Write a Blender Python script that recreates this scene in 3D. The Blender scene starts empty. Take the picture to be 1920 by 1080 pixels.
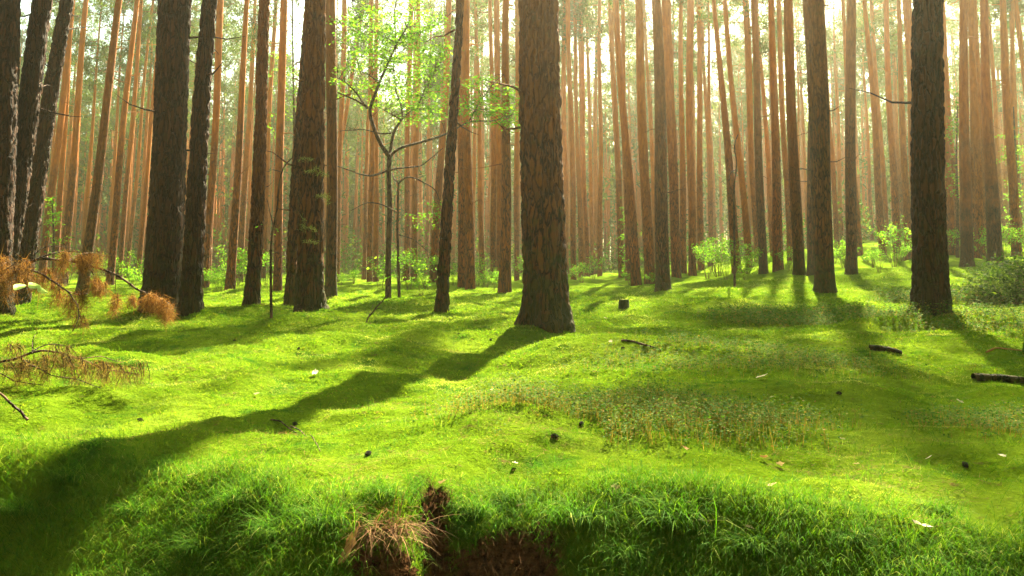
import bpy, math, random
import numpy as np
from mathutils import Vector, noise
R = math.radians
random.seed(7)
rng = np.random.default_rng(11)
S = bpy.context.scene
COL = S.collection

# ------------------------------------------------------------------ camera
F = 1507.0                      # focal length in photo pixels (1920 wide)
PITCH = R(5.0)
HORIZON = 500.0
PPY = HORIZON - F * math.tan(PITCH)
EYE = 0.72
cam = bpy.data.cameras.new('camera')
camo = bpy.data.objects.new('camera', cam); COL.objects.link(camo); S.camera = camo
cam.sensor_width = 36; cam.lens = F / 1920 * 36
cam.shift_y = -(540 - PPY) / 1920
cam.clip_start = 0.05; cam.clip_end = 2000
camo.location = (0, 0, EYE); camo.rotation_euler = (R(90) + PITCH, 0, 0)

# ------------------------------------------------------------------ light
SUN_AZ, SUN_EL = R(19.0), R(43.0)
SKY, SUNW, EXPO = 0.05, 5.0, 3.35
w = bpy.data.worlds.new('World'); S.world = w; w.use_nodes = True
sky = w.node_tree.nodes.new('ShaderNodeTexSky'); sky.sky_type = 'NISHITA'; sky.sun_disc = False
sky.sun_elevation = SUN_EL; sky.sun_rotation = SUN_AZ
sky.dust_density = 4.0; sky.air_density = 1.0; sky.ozone_density = 0.6
bgn = w.node_tree.nodes['Background']
wm = w.node_tree.nodes.new('ShaderNodeMix'); wm.data_type = 'RGBA'; wm.blend_type = 'MULTIPLY'; wm.inputs[0].default_value = 1.0
wm.inputs[7].default_value = (0.86, 1.0, 0.70, 1)
w.node_tree.links.new(sky.outputs[0], wm.inputs[6]); w.node_tree.links.new(wm.outputs[2], bgn.inputs[0]); bgn.inputs[1].default_value = SKY
sl = bpy.data.lights.new('sun', 'SUN'); sl.energy = SUNW; sl.angle = R(0.9); sl.color = (1.0, 0.88, 0.60)
so = bpy.data.objects.new('sun', sl); COL.objects.link(so)
SDIR = Vector((math.sin(SUN_AZ) * math.cos(SUN_EL), math.cos(SUN_AZ) * math.cos(SUN_EL), math.sin(SUN_EL)))
so.rotation_euler = SDIR.to_track_quat('Z', 'Y').to_euler(); so.location = (8, 20, 25)
S.view_settings.view_transform = 'Standard'; S.view_settings.look = 'None'
S.view_settings.exposure = EXPO; S.view_settings.gamma = 1.0
S.render.engine = 'CYCLES'
cy = S.cycles
cy.use_denoising = True
cy.max_bounces = 6; cy.diffuse_bounces = 3; cy.glossy_bounces = 2; cy.transmission_bounces = 4
cy.volume_bounces = 1; cy.transparent_max_bounces = 6; cy.caustics_reflective = False; cy.caustics_refractive = False
cy.sample_clamp_indirect = 6

# ------------------------------------------------------------------ helpers
def pix_dir(px, py):
    cx = (px - 960) / F; cyy = (PPY - py) / F
    return np.array([cx, math.cos(PITCH) - math.sin(PITCH) * cyy, math.sin(PITCH) + math.cos(PITCH) * cyy])

def at(px, py, Y):
    d = pix_dir(px, py); t = Y / d[1]
    return Vector((d[0] * t, Y, EYE + d[2] * t))

def smooth(a, b, x):
    t = np.clip((x - a) / (b - a), 0, 1); return t * t * (3 - 2 * t)

def hash2(ix, iy, s):
    h = (ix * 374761393 + iy * 668265263 + s * 2147483647 + 1013904223) & 0xffffffff
    h = ((h ^ (h >> 13)) * 1274126177) & 0xffffffff
    return ((h ^ (h >> 16)) & 0xffff) / 65535.0

def vnoise(x, y, s=0):
    x = np.asarray(x, float); y = np.asarray(y, float)
    ix = np.floor(x).astype(np.int64); iy = np.floor(y).astype(np.int64)
    fx = x - ix; fy = y - iy; fx = fx * fx * (3 - 2 * fx); fy = fy * fy * (3 - 2 * fy)
    a = hash2(ix, iy, s); b = hash2(ix + 1, iy, s); c = hash2(ix, iy + 1, s); d = hash2(ix + 1, iy + 1, s)
    return (a * (1 - fx) + b * fx) * (1 - fy) + (c * (1 - fx) + d * fx) * fy - 0.5

def edge_line(x):               # where the moss floor breaks off into the little bank
    return 2.62 + 0.10 * np.sin(x * 3.1 + 1) + 0.25 * vnoise(x * 2.3, x * 0 + 3, 5) + 0.55 * smooth(-0.45, -1.3, x) - 0.12 * smooth(0.5, 1.6, x)

MOUNDS = []                     # x, y, radius, height
def ground(x, y):
    x = np.asarray(x, float); y = np.asarray(y, float)
    a = x / np.maximum(y, 4.0)
    rise = 0.075 * smooth(0.02, 0.58, a)
    yy = np.minimum(y, 62.0)
    g = rise * (np.sqrt((np.maximum(yy - 15, 0)) ** 2 + 9) - 3) * (yy > 15)
    g = g + 0.006 * np.maximum(yy - 20, 0) * smooth(0.0, -0.3, a) * 0.3
    amp = smooth(1.5, 4.5, y)
    g = g + amp * (0.17 * vnoise(x * 0.55, y * 0.55, 1) + 0.15 * vnoise(x * 1.2 + 5, y * 1.5, 2)) + 0.08 * vnoise(x * 2.9, y * 3.1, 3) + 0.038 * vnoise(x * 7, y * 8, 4) + 0.013 * vnoise(x * 19, y * 19, 6)
    for mx, my, mr, mh in MOUNDS:
        g = g + mh * np.exp(-(((x - mx) ** 2 + (y - my) ** 2) / mr ** 2))
    e = edge_line(x)
    t = np.maximum(e - y, 0)
    g = g - np.where(t > 0, 0.95 * t * t / (t + 0.22) , 0)
    gul = np.exp(-((x + 0.205 - 0.03 * np.sin(y * 9)) / 0.075) ** 2) * smooth(2.72, 2.42, y)
    g = g - 0.16 * gul
    return g

def gz(x, y): return float(ground(x, y))

def hit(px, py, far=80.0):
    d = pix_dir(px, py); ts = np.geomspace(1.2, far, 900)
    X = d[0] * ts; Y = d[1] * ts; Z = EYE + d[2] * ts
    below = np.nonzero(Z <= ground(X, Y))[0]
    if len(below) == 0: return None
    i = below[0]; return Vector((X[i], Y[i], gz(X[i], Y[i])))

def mesh_np(name, verts, faces, mats, attrs=None, smoothf=False, matidx=None):
    """faces: list of int arrays, each (n,3) or (n,4)"""
    me = bpy.data.meshes.new(name)
    verts = np.ascontiguousarray(verts, np.float32)
    faces = [np.asarray(f, np.int32) for f in faces if len(f)]
    nl = sum(f.size for f in faces); nf = sum(len(f) for f in faces)
    me.vertices.add(len(verts)); me.vertices.foreach_set('co', verts.ravel())
    me.loops.add(nl); me.loops.foreach_set('vertex_index', np.concatenate([f.ravel() for f in faces]))
    tot = np.concatenate([np.full(len(f), f.shape[1], np.int32) for f in faces])
    st = np.concatenate([[0], np.cumsum(tot)[:-1]]).astype(np.int32)
    me.polygons.add(nf); me.polygons.foreach_set('loop_start', st); me.polygons.foreach_set('loop_total', tot)
    if matidx is not None: me.polygons.foreach_set('material_index', np.asarray(matidx, np.int32))
    me.polygons.foreach_set('use_smooth', np.full(nf, smoothf, bool))
    for k, v in (attrs or {}).items():
        at_ = me.attributes.new(k, 'FLOAT', 'POINT'); at_.data.foreach_set('value', np.ascontiguousarray(v, np.float32))
    for m in (mats if isinstance(mats, (list, tuple)) else [mats]): me.materials.append(m)
    me.update(calc_edges=True); me.validate()
    return me

def link(name, me, parent=None, loc=None):
    o = bpy.data.objects.new(name, me); COL.objects.link(o)
    if parent is not None: o.parent = parent
    if loc is not None: o.location = loc
    return o

def tag(o, label=None, cat=None, group=None, kind=None):
    for k, v in (('label', label), ('category', cat), ('group', group), ('kind', kind)):
        if v: o[k] = v
    return o

def tubes(paths, sides=6):
    """paths: list of (points Nx3, radii N) -> verts, quads (one mesh)"""
    V, Q, off = [], [], 0
    th = np.linspace(0, 2 * math.pi, sides, endpoint=False)
    for P, r in paths:
        P = np.array([list(p) for p in P], float); r = np.array(r, float); n = len(P)
        T = np.gradient(P, axis=0); T /= np.linalg.norm(T, axis=1)[:, None] + 1e-9
        ref = np.array([0.13, 0.97, 0.2]) if abs(T[0][1]) < 0.9 else np.array([1.0, 0, 0])
        A = np.cross(T, ref); A /= np.linalg.norm(A, axis=1)[:, None] + 1e-9
        B = np.cross(T, A)
        ring = P[:, None] + r[:, None, None] * (np.cos(th)[None, :, None] * A[:, None] + np.sin(th)[None, :, None] * B[:, None])
        V.append(ring.reshape(-1, 3))
        i = np.arange(n - 1)[:, None] * sides; j = np.arange(sides)[None]; j2 = (j + 1) % sides
        Q.append(np.stack([i + j, i + j2, i + sides + j2, i + sides + j], -1).reshape(-1, 4) + off)
        off += n * sides
    return np.concatenate(V), np.concatenate(Q)

def resample(P, n, wob=0.0):
    P = np.array([list(p) for p in P], float)
    s = np.concatenate([[0], np.cumsum(np.linalg.norm(np.diff(P, axis=0), axis=1))]); t = np.linspace(0, s[-1], n)
    o = np.stack([np.interp(t, s, P[:, k]) for k in range(3)], 1)
    if wob: 
        for k in range(3): o[1:-1, k] += rng.normal(0, wob, n - 2)
    # smooth corners
    for _ in range(2): o[1:-1] = 0.25 * o[:-2] + 0.5 * o[1:-1] + 0.25 * o[2:]
    return o

# ------------------------------------------------------------------ materials
def newmat(name):
    m = bpy.data.materials.new(name); m.use_nodes = True
    nt = m.node_tree; nt.nodes.clear(); out = nt.nodes.new('ShaderNodeOutputMaterial')
    return m, nt, out
def N(nt, t, **kw):
    n = nt.nodes.new(t)
    for k, v in kw.items():
        if k in n.inputs.keys() if hasattr(n.inputs, 'keys') else False: n.inputs[k].default_value = v
        else: setattr(n, k, v)
    return n
def ramp(nt, stops):
    r = nt.nodes.new('ShaderNodeValToRGB'); e = r.color_ramp.elements
    while len(e) < len(stops): e.new(0.5)
    for i, (p, c) in enumerate(stops): e[i].position = p; e[i].color = (*c, 1)
    return r
def mixc(nt, fac, a, b, mode='MIX'):
    m = nt.nodes.new('ShaderNodeMix'); m.data_type = 'RGBA'; m.blend_type = mode
    L = nt.links
    for sock, v in ((m.inputs[0], fac), (m.inputs[6], a), (m.inputs[7], b)):
        if isinstance(v, bpy.types.NodeSocket): L.new(v, sock)
        elif isinstance(v, (int, float)): sock.default_value = v
        else: sock.default_value = (*v, 1)
    return m.outputs[2]
def noise_n(nt, vec, scale, detail=4, rough=0.6):
    n = nt.nodes.new('ShaderNodeTexNoise'); n.inputs['Scale'].default_value = scale; n.inputs['Detail'].default_value = detail
    n.inputs['Roughness'].default_value = rough; nt.links.new(vec, n.inputs['Vector']); return n
def attr(nt, name):
    a = nt.nodes.new('ShaderNodeAttribute'); a.attribute_name = name; return a.outputs['Fac']
def maprange(nt, v, a, b, c=0.0, d=1.0):
    m = nt.nodes.new('ShaderNodeMapRange'); nt.links.new(v, m.inputs[0])
    for i, x in enumerate((a, b, c, d)): m.inputs[i + 1].default_value = x
    return m.outputs[0]
def math_n(nt, op, a, b=0.0):
    m = nt.nodes.new('ShaderNodeMath'); m.operation = op
    for s, v in ((m.inputs[0], a), (m.inputs[1], b)):
        if isinstance(v, bpy.types.NodeSocket): nt.links.new(v, s)
        else: s.default_value = v
    return m.outputs[0]

def leafy(name, stops, transl=0.45, worldvar=None, rough=0.8, tint=(1.15, 1.2, 0.55)):
    """leaf or blade material: colour from a per-blade random attribute, light passing through"""
    m, nt, out = newmat(name); L = nt.links
    r = ramp(nt, stops); L.new(attr(nt, 'rnd'), r.inputs[0]); col = r.outputs[0]
    if worldvar:
        g = nt.nodes.new('ShaderNodeNewGeometry')
        for sc, (a, b), c in worldvar:
            nz = noise_n(nt, g.outputs['Position'], sc, 3)
            col = mixc(nt, maprange(nt, nz.outputs[0], a, b), col, c)
    p = nt.nodes.new('ShaderNodeBsdfPrincipled'); L.new(col, p.inputs['Base Color']); p.inputs['Roughness'].default_value = rough
    p.inputs['Specular IOR Level'].default_value = 0.06
    t = nt.nodes.new('ShaderNodeBsdfTranslucent'); L.new(mixc(nt, 1.0, col, tint, 'MULTIPLY'), t.inputs[0])
    mx = nt.nodes.new('ShaderNodeMixShader'); mx.inputs[0].default_value = transl
    L.new(p.outputs[0], mx.inputs[1]); L.new(t.outputs[0], mx.inputs[2]); L.new(mx.outputs[0], out.inputs[0])
    return m

def bark(name, near=True, base=(0.075, 0.045, 0.025), dark=(0.018, 0.011, 0.007), orange=(0.36, 0.11, 0.012), z0=1.2, z1=7.5, moss=0.25):
    m, nt, out = newmat(name); L = nt.links
    tc = nt.nodes.new('ShaderNodeTexCoord'); mp = nt.nodes.new('ShaderNodeMapping'); L.new(tc.outputs['Object'], mp.inputs[0])
    info = nt.nodes.new('ShaderNodeObjectInfo')
    mp.inputs['Scale'].default_value = (1, 1, 0.20)
    wob = noise_n(nt, mp.outputs[0], 9, 3)
    add = nt.nodes.new('ShaderNodeVectorMath'); add.operation = 'MULTIPLY_ADD'
    L.new(wob.outputs['Color'], add.inputs[0]); add.inputs[1].default_value = (0.14,) * 3; L.new(mp.outputs[0], add.inputs[2])
    vo = nt.nodes.new('ShaderNodeTexVoronoi'); vo.feature = 'DISTANCE_TO_EDGE'; vo.inputs['Scale'].default_value = 17
    L.new(add.outputs[0], vo.inputs['Vector'])
    vc = nt.nodes.new('ShaderNodeTexVoronoi'); vc.inputs['Scale'].default_value = 17; L.new(add.outputs[0], vc.inputs['Vector'])
    crack = maprange(nt, vo.outputs['Distance'], 0.0, 0.16)
    fine = noise_n(nt, mp.outputs[0], 60, 5, 0.7)
    big = noise_n(nt, tc.outputs['Object'], 1.6, 4)
    lt = tuple(min(1, c * 2.6) for c in base)
    plate = mixc(nt, fine.outputs[0], base, lt)
    cr = ramp(nt, [(0, (0.6, 0.6, 0.62)), (1, (1.35, 1.2, 1.05))]); L.new(vc.outputs['Color'], cr.inputs[0])
    plate = mixc(nt, 1.0, plate, cr.outputs[0], 'MULTIPLY')
    low = mixc(nt, crack, dark, plate)
    sep = nt.nodes.new('ShaderNodeSeparateXYZ'); L.new(tc.outputs['Object'], sep.inputs[0])
    hz = math_n(nt, 'ADD', sep.outputs[2], math_n(nt, 'MULTIPLY', math_n(nt, 'SUBTRACT', big.outputs[0], 0.5), 7.0))
    hz = math_n(nt, 'ADD', hz, math_n(nt, 'MULTIPLY', info.outputs['Random'], -2.5))
    flake = noise_n(nt, mp.outputs[0], 14, 5, 0.65)
    oc = mixc(nt, maprange(nt, flake.outputs[0], 0.35, 0.65), tuple(c * 0.55 for c in orange), orange)
    h = maprange(nt, hz, z0, z1)
    col = mixc(nt, h, low, oc)
    # moss and algae on the foot and in patches
    if moss:
        mz = math_n(nt, 'MULTIPLY', maprange(nt, sep.outputs[2], 1.3, 0.0), 1.0)
        mn = noise_n(nt, tc.outputs['Object'], 5, 5, 0.7)
        mf = maprange(nt, math_n(nt, 'ADD', math_n(nt, 'MULTIPLY', mz, 0.30), mn.outputs[0]), 0.56, 0.78, 0, moss * 2.2)
        col = mixc(nt, math_n(nt, 'MINIMUM', mf, 0.8), col, (0.028, 0.05, 0.006))
    p = nt.nodes.new('ShaderNodeBsdfPrincipled'); L.new(col, p.inputs['Base Color']); p.inputs['Roughness'].default_value = 0.85
    p.inputs['Specular IOR Level'].default_value = 0.2
    hgt = math_n(nt, 'ADD', math_n(nt, 'MULTIPLY', math_n(nt, 'MULTIPLY', crack, maprange(nt, h, 0, 1, 1.0, 0.25)), 1.0), math_n(nt, 'MULTIPLY', fine.outputs[0], 0.35))
    b = nt.nodes.new('ShaderNodeBump'); b.inputs['Strength'].default_value = 0.9; b.inputs['Distance'].default_value = 0.045 if near else 0.04
    L.new(hgt, b.inputs['Height']); L.new(b.outputs[0], p.inputs['Normal']); L.new(p.outputs[0], out.inputs[0])
    return m

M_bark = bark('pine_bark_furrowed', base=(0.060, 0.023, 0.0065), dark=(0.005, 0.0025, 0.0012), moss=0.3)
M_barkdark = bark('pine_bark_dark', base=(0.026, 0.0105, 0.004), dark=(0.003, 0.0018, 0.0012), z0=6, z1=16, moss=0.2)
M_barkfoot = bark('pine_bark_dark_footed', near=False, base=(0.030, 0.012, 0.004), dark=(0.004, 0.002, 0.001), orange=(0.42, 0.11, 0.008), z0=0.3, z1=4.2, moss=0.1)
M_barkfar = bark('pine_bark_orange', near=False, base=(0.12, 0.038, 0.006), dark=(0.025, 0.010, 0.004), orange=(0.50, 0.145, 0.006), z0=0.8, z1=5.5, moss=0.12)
M_stump = bark('mossy_stump_bark', base=(0.06, 0.06, 0.02), dark=(0.02, 0.03, 0.006), z0=50, z1=60, moss=0.45)
M_twig = bark('twig_bark', near=False, base=(0.06, 0.038, 0.025), z0=50, z1=60, moss=0.0)
M_needle = leafy('pine_needles', [(0, (0.025, 0.055, 0.010)), (0.5, (0.05, 0.09, 0.014)), (1, (0.10, 0.14, 0.02))], 0.35)
M_leaf = leafy('young_leaves', [(0, (0.06, 0.17, 0.015)), (0.5, (0.12, 0.27, 0.02)), (1, (0.24, 0.38, 0.03))], 0.55)
M_rust = leafy('dead_needles', [(0, (0.06, 0.026, 0.009)), (0.5, (0.16, 0.078, 0.022)), (1, (0.32, 0.20, 0.06))], 0.35, tint=(1.1, 0.9, 0.6))
GREEN = [(0, (0.022, 0.095, 0.004)), (0.45, (0.060, 0.17, 0.005)), (0.8, (0.13, 0.25, 0.008)), (1, (0.26, 0.34, 0.02))]
M_moss = leafy('moss', GREEN, 0.42, [(0.9, (0.50, 0.62), (0.17, 0.25, 0.010)), (2.6, (0.53, 0.66), (0.022, 0.10, 0.005)), (7, (0.60, 0.70), (0.20, 0.16, 0.03)), (1.3, (0.54, 0.66), (0.36, 0.38, 0.09)), (17, (0.53, 0.64), (0.018, 0.075, 0.004)), (34, (0.56, 0.68), (0.26, 0.32, 0.02))])
M_grass = leafy('grass_blades', [(0, (0.025, 0.09, 0.006)), (0.6, (0.06, 0.16, 0.008)), (0.93, (0.13, 0.22, 0.015)), (1, (0.26, 0.28, 0.07))], 0.4)
M_bush = leafy('bush_leaves', [(0, (0.02, 0.055, 0.006)), (0.6, (0.045, 0.10, 0.010)), (1, (0.13, 0.19, 0.02))], 0.4)
M_dull = leafy('dull_dead_needles', [(0, (0.05, 0.035, 0.012)), (0.5, (0.12, 0.085, 0.025)), (1, (0.26, 0.20, 0.07))], 0.4, tint=(1.1, 0.95, 0.6))
M_berry = leafy('bilberry_leaves', [(0, (0.03, 0.09, 0.012)), (0.5, (0.055, 0.14, 0.016)), (0.85, (0.12, 0.17, 0.02)), (1, (0.26, 0.15, 0.05))], 0.4)
M_dry = leafy('dry_grass', [(0, (0.05, 0.022, 0.010)), (0.5, (0.12, 0.060, 0.024)), (1, (0.26, 0.16, 0.07))], 0.3, tint=(1, 0.9, 0.7))
M_litter = leafy('fallen_leaf_litter', [(0, (0.28, 0.15, 0.05)), (0.5, (0.45, 0.36, 0.20)), (1, (0.62, 0.58, 0.45))], 0.2, tint=(1, 0.95, 0.8))

def ground_mat():
    m, nt, out = newmat('moss_ground'); L = nt.links
    g = nt.nodes.new('ShaderNodeNewGeometry'); pos = g.outputs['Position']
    n1 = noise_n(nt, pos, 0.9, 3); n2 = noise_n(nt, pos, 2.6, 3); n3 = noise_n(nt, pos, 55, 5, 0.8); n4 = noise_n(nt, pos, 14, 4)
    col = mixc(nt, n3.outputs[0], (0.035, 0.085, 0.005), (0.15, 0.23, 0.010))
    col = mixc(nt, maprange(nt, n1.outputs[0], 0.5, 0.66), col, (0.13, 0.20, 0.015))
    col = mixc(nt, maprange(nt, n2.outputs[0], 0.56, 0.7), col, (0.035, 0.10, 0.008))
    col = mixc(nt, maprange(nt, n4.outputs[0], 0.62, 0.75), col, (0.12, 0.10, 0.03))
    sn = noise_n(nt, pos, 38, 6, 0.75)
    soil = mixc(nt, maprange(nt, sn.outputs[0], 0.35, 0.65), (0.022, 0.011, 0.006), (0.17, 0.085, 0.038))
    col = mixc(nt, attr(nt, 'soil'), col, soil)
    p = nt.nodes.new('ShaderNodeBsdfPrincipled'); L.new(col, p.inputs['Base Color']); p.inputs['Roughness'].default_value = 0.9
    p.inputs['Specular IOR Level'].default_value = 0.0
    b = nt.nodes.new('ShaderNodeBump'); b.inputs['Strength'].default_value = 1.0; b.inputs['Distance'].default_value = 0.03
    L.new(math_n(nt, 'ADD', n3.outputs[0], math_n(nt, 'MULTIPLY', n4.outputs[0], 2.0)), b.inputs['Height'])
    L.new(b.outputs[0], p.inputs['Normal']); L.new(p.outputs[0], out.inputs[0])
    return m
M_ground = ground_mat()

# ------------------------------------------------------------------ trees traced from the photograph
# xb, yb, width at base, x at photo top, width there, kind (n near, d dark near, f orange), forced diameter or 0
ANCH = {}
TR = [
 (-14, 592, 56, 10, 50, 'd', 'edge pine', 'dark pine at the edge of the woods, thickest beside the two leaning ones'),
 (-6, 585, 46, 85, 34, 'd', 0, 'dark leaning pine between the edge pine and the steeply leaning one'),
 (34, 576, 36, 127, 22, 'd', 'steeply leaning dark pine', 'steeply leaning dark pine rising behind the rust-needled bough'),
 (77, 535, 14, 138, 10, 'f', 0, 0),
 (117, 530, 17, 163, 9, 'f', 0, 0),
 (154, 550, 21, 226, 12, 'n', 'tilted bough-side pine', 'tilted slim pine whose foot hides behind the rust-needled bough tip'),
 (205, 545, 15, 255, 8, 'f', 0, 0), (223, 540, 10, 266, 6, 'f', 0, 0), (237, 530, 8, 286, 4, 'f', 0, 0), (257, 540, 10, 304, 5, 'f', 0, 0),
 (288, 576, 44, 318, 34, 'd', 0, 'broad dark pine mostly hidden behind the massive brown pine'),
 (304, 592, 66, 337, 53, 'd', 'massive brown pine', 'massive brown pine with slight lean beside the rust bough tip'),
 (357, 597, 40, 393, 26, 'd', 0, 'dark ridged pine touching the massive brown pine at its foot'),
 (383, 572, 13, 415, 13, 'f', 0, 0), (430, 570, 18, 465, 9, 'f', 0, 0),
 (472, 574, 29, 502, 19, 'n', 'straight grey-brown pine', 'straight grey-brown pine alone between massive pine and furrowed pine'),
 (520, 566, 17, 531, 13, 'f', 0, 0), (545, 573, 22, 574, 14, 'n', 0, 'short-shadowed pine tucked close behind the furrowed pine'),
 (581, 590, 50, 587, 36, 'n', 'furrowed pine', 'deeply furrowed pine with sunlit bark rim and pale lichen twigs'),
 (620, 558, 22, 623, 20, 'n', 0, 'straight dark pine standing just behind the furrowed pine'),
 (632, 556, 9, 645, 9, 'f', 0, 0), (596, 545, 6, 683, 8, 'f', 0, 0), (693, 548, 11, 698, 8, 'f', 0, 0), (704, 540, 11, 706, 7, 'f', 0, 0),
 (762, 530, 12, 769, 8, 'f', 0, 0), (777, 535, 12, 784, 8, 'f', 0, 0), (812, 532, 15, 843, 11, 'f', 0, 0),
 (828, 587, 23, 858, 13, 'n', 'leaning mossy pine', 'slim mossy pine leaning sunward with a stub at its foot'),
 (866, 549, 16, 862, 12, 'f', 0, 0), (882, 555, 19, 874, 14, 'f', 0, 'two-tone pine behind the leaning mossy pine'),
 (905, 525, 12, 892, 4, 'f', 0, 0), (926, 538, 12, 921, 7, 'f', 0, 0), (938, 540, 14, 932, 11, 'f', 0, 0), (946, 553, 24, 952, 12, 'f', 0, 'sturdy orange-topped pine nearest behind the thick central pine'), (969, 530, 10, 970, 9, 'f', 0, 0),
 (1025, 618, 86, 1014, 74, 'n', 'thick central pine', 'thick central pine with cracked plated bark and flared mossy foot'),
 (1076, 535, 11, 1066, 9, 'f', 0, 0), (1090, 525, 10, 1076, 6, 'f', 0, 0), (1102, 528, 9, 1088, 5, 'f', 0, 0), (1112, 520, 8, 1100, 5, 'f', 0, 0), (1125, 533, 9, 1125, 7, 'f', 0, 0),
 (1166, 530, 12, 1145, 10, 'f', 0, 0), (1193, 530, 19, 1155, 11, 'f', 0, 0), (1219, 522, 22, 1196, 14, 'f', 0, 0), (1232, 515, 8, 1208, 6, 'f', 0, 0),
 (1244, 541, 28, 1229, 17, 'n', 'knobbly glow pine', 'knobbly pine standing foremost of the clump in the sun glow'),
 (1268, 523, 17, 1250, 19, 'f', 0, 0), (1298, 517, 15, 1293, 13, 'f', 0, 0), (1314, 500, 13, 1310, 8, 'f', 0, 0), (1336, 500, 9, 1316, 6, 'f', 0, 0),
 (1382, 506, 18, 1340, 6, 'f', 0, 0), (1406, 509, 13, 1358, 9, 'f', 0, 0), (1420, 496, 11, 1397, 12, 'f', 0, 0), (1432, 523, 17, 1412, 11, 'n', 0, 'slim dark-footed pine alone before the shrubs in the glow'),
 (1450, 496, 10, 1420, 6, 'f', 0, 0), (1459, 498, 19, 1447, 11, 'f', 0, 0), (1483, 492, 13, 1458, 8, 'f', 0, 0),
 (1499, 515, 22, 1476, 17, 'n', 'smooth sunward pine', 'smooth straight pine standing next to the wide double-footed pine'),
 (1525, 527, 22, 1524, 14, 'n', 0, 'pine tucked behind the wide double-footed pine'),
 (1548, 553, 36, 1522, 37, 'n', 'wide double-footed pine', 'wide rough pine overlapping another at its foot, before dark undergrowth'),
 (1571, 500, 10, 1542, 6, 'f', 0, 0), (1612, 486, 12, 1578, 6, 'f', 0, 0),
 (1597, 526, 22, 1595, 17, 'n', 0, 'upright pine standing on the bright bank past the wide double-footed pine'),
 (1656, 481, 14, 1622, 7, 'f', 0, 0), (1665, 472, 9, 1633, 7, 'f', 0, 0), (1682, 472, 14, 1660, 9, 'f', 0, 0), (1705, 482, 16, 1683, 7, 'f', 0, 0), (1724, 480, 15, 1697, 10, 'f', 0, 0),
 (1748, 611, 64, 1735, 50, 'd', 'black shadow-side pine', 'thick blackish pine casting a long shadow straight towards the viewer'),
 (1787, 480, 15, 1752, 9, 'f', 0, 0), (1800, 482, 12, 1766, 6, 'f', 0, 0), (1813, 489, 24, 1805, 13, 'd', 'dark-footed pine', 'dark-footed reddish pine just beyond the blackish pine'), (1832, 485, 15, 1817, 8, 'f', 0, 0), (1846, 476, 13, 1829, 8, 'f', 0, 0), (1838, 479, 17, 1822, 11, 'f', 0, 0),
 (1865, 477, 27, 1844, 13, 'd', 0, 'broad black-footed pine rising behind the round bushes'), (1883, 472, 9, 1852, 6, 'f', 0, 0), (1888, 472, 8, 1880, 6, 'f', 0, 0),
 (1896, 476, 10, 1900, 7, 'f', 0, 0), (1906, 478, 17, 1880, 11, 'f', 0, 0), (1915, 472, 9, 1894, 6, 'f', 0, 0), (1950, 475, 12, 1905, 8, 'f', 0, 0),
]
FIRST = {2: 'first', 1: 'first'}
ORD = ['first', 'second', 'third', 'fourth', 'fifth', 'sixth', 'seventh', 'eighth', 'ninth', 'tenth', 'eleventh', 'twelfth', 'thirteenth', 'fourteenth']
DEPTH = []
for t in TR:
    xb, yb, wb, xt, wt, k = t[:6]
    dw = (0.34 if k == 'f' else 0.38) * F / wb
    if k in 'nd' and yb >= 549:
        h = hit(xb, yb); d = h.y if h else dw
    else:
        d = min(max(dw, 17), 62)
        h = hit(xb, yb)
        if h is not None and h.y < 45: d = 0.5 * d + 0.5 * h.y
    DEPTH.append(d)
for t, d in zip(TR, DEPTH):
    if t[2] > 30 and d < 20:
        x = (t[0] - 960) / F * d
        MOUNDS.append((x, d - 0.1, 0.55, 0.07))
MOUNDS += [(0.30, 6.9, 0.55, 0.10), (-2.5, 9.6, 0.8, 0.12), (-3.6, 7.6, 0.9, 0.08), (1.2, 6.2, 0.7, 0.07), (-1.6, 5.0, 0.9, 0.06), (2.6, 4.2, 0.8, 0.06), (5.8, 9.3, 1.2, 0.12)]

def snags(H, r, n, zlo=3.0):
    out = []
    for _ in range(n):
        z = random.uniform(zlo, H * 0.72); a = random.uniform(0, 6.28); L = random.uniform(0.15, 0.9)
        r0 = r * (1 - 0.5 * z / H)
        p = [(math.cos(a) * r0 * 0.6, math.sin(a) * r0 * 0.6, z)]
        up = random.uniform(-0.3, 0.4)
        for k in range(1, 4): p.append((math.cos(a) * (r0 + L * k / 3), math.sin(a) * (r0 + L * k / 3), z + up * L * k / 3 + random.uniform(-.05, .05)))
        out.append((p, [0.018, 0.013, 0.008, 0.003]))
    return out

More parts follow.
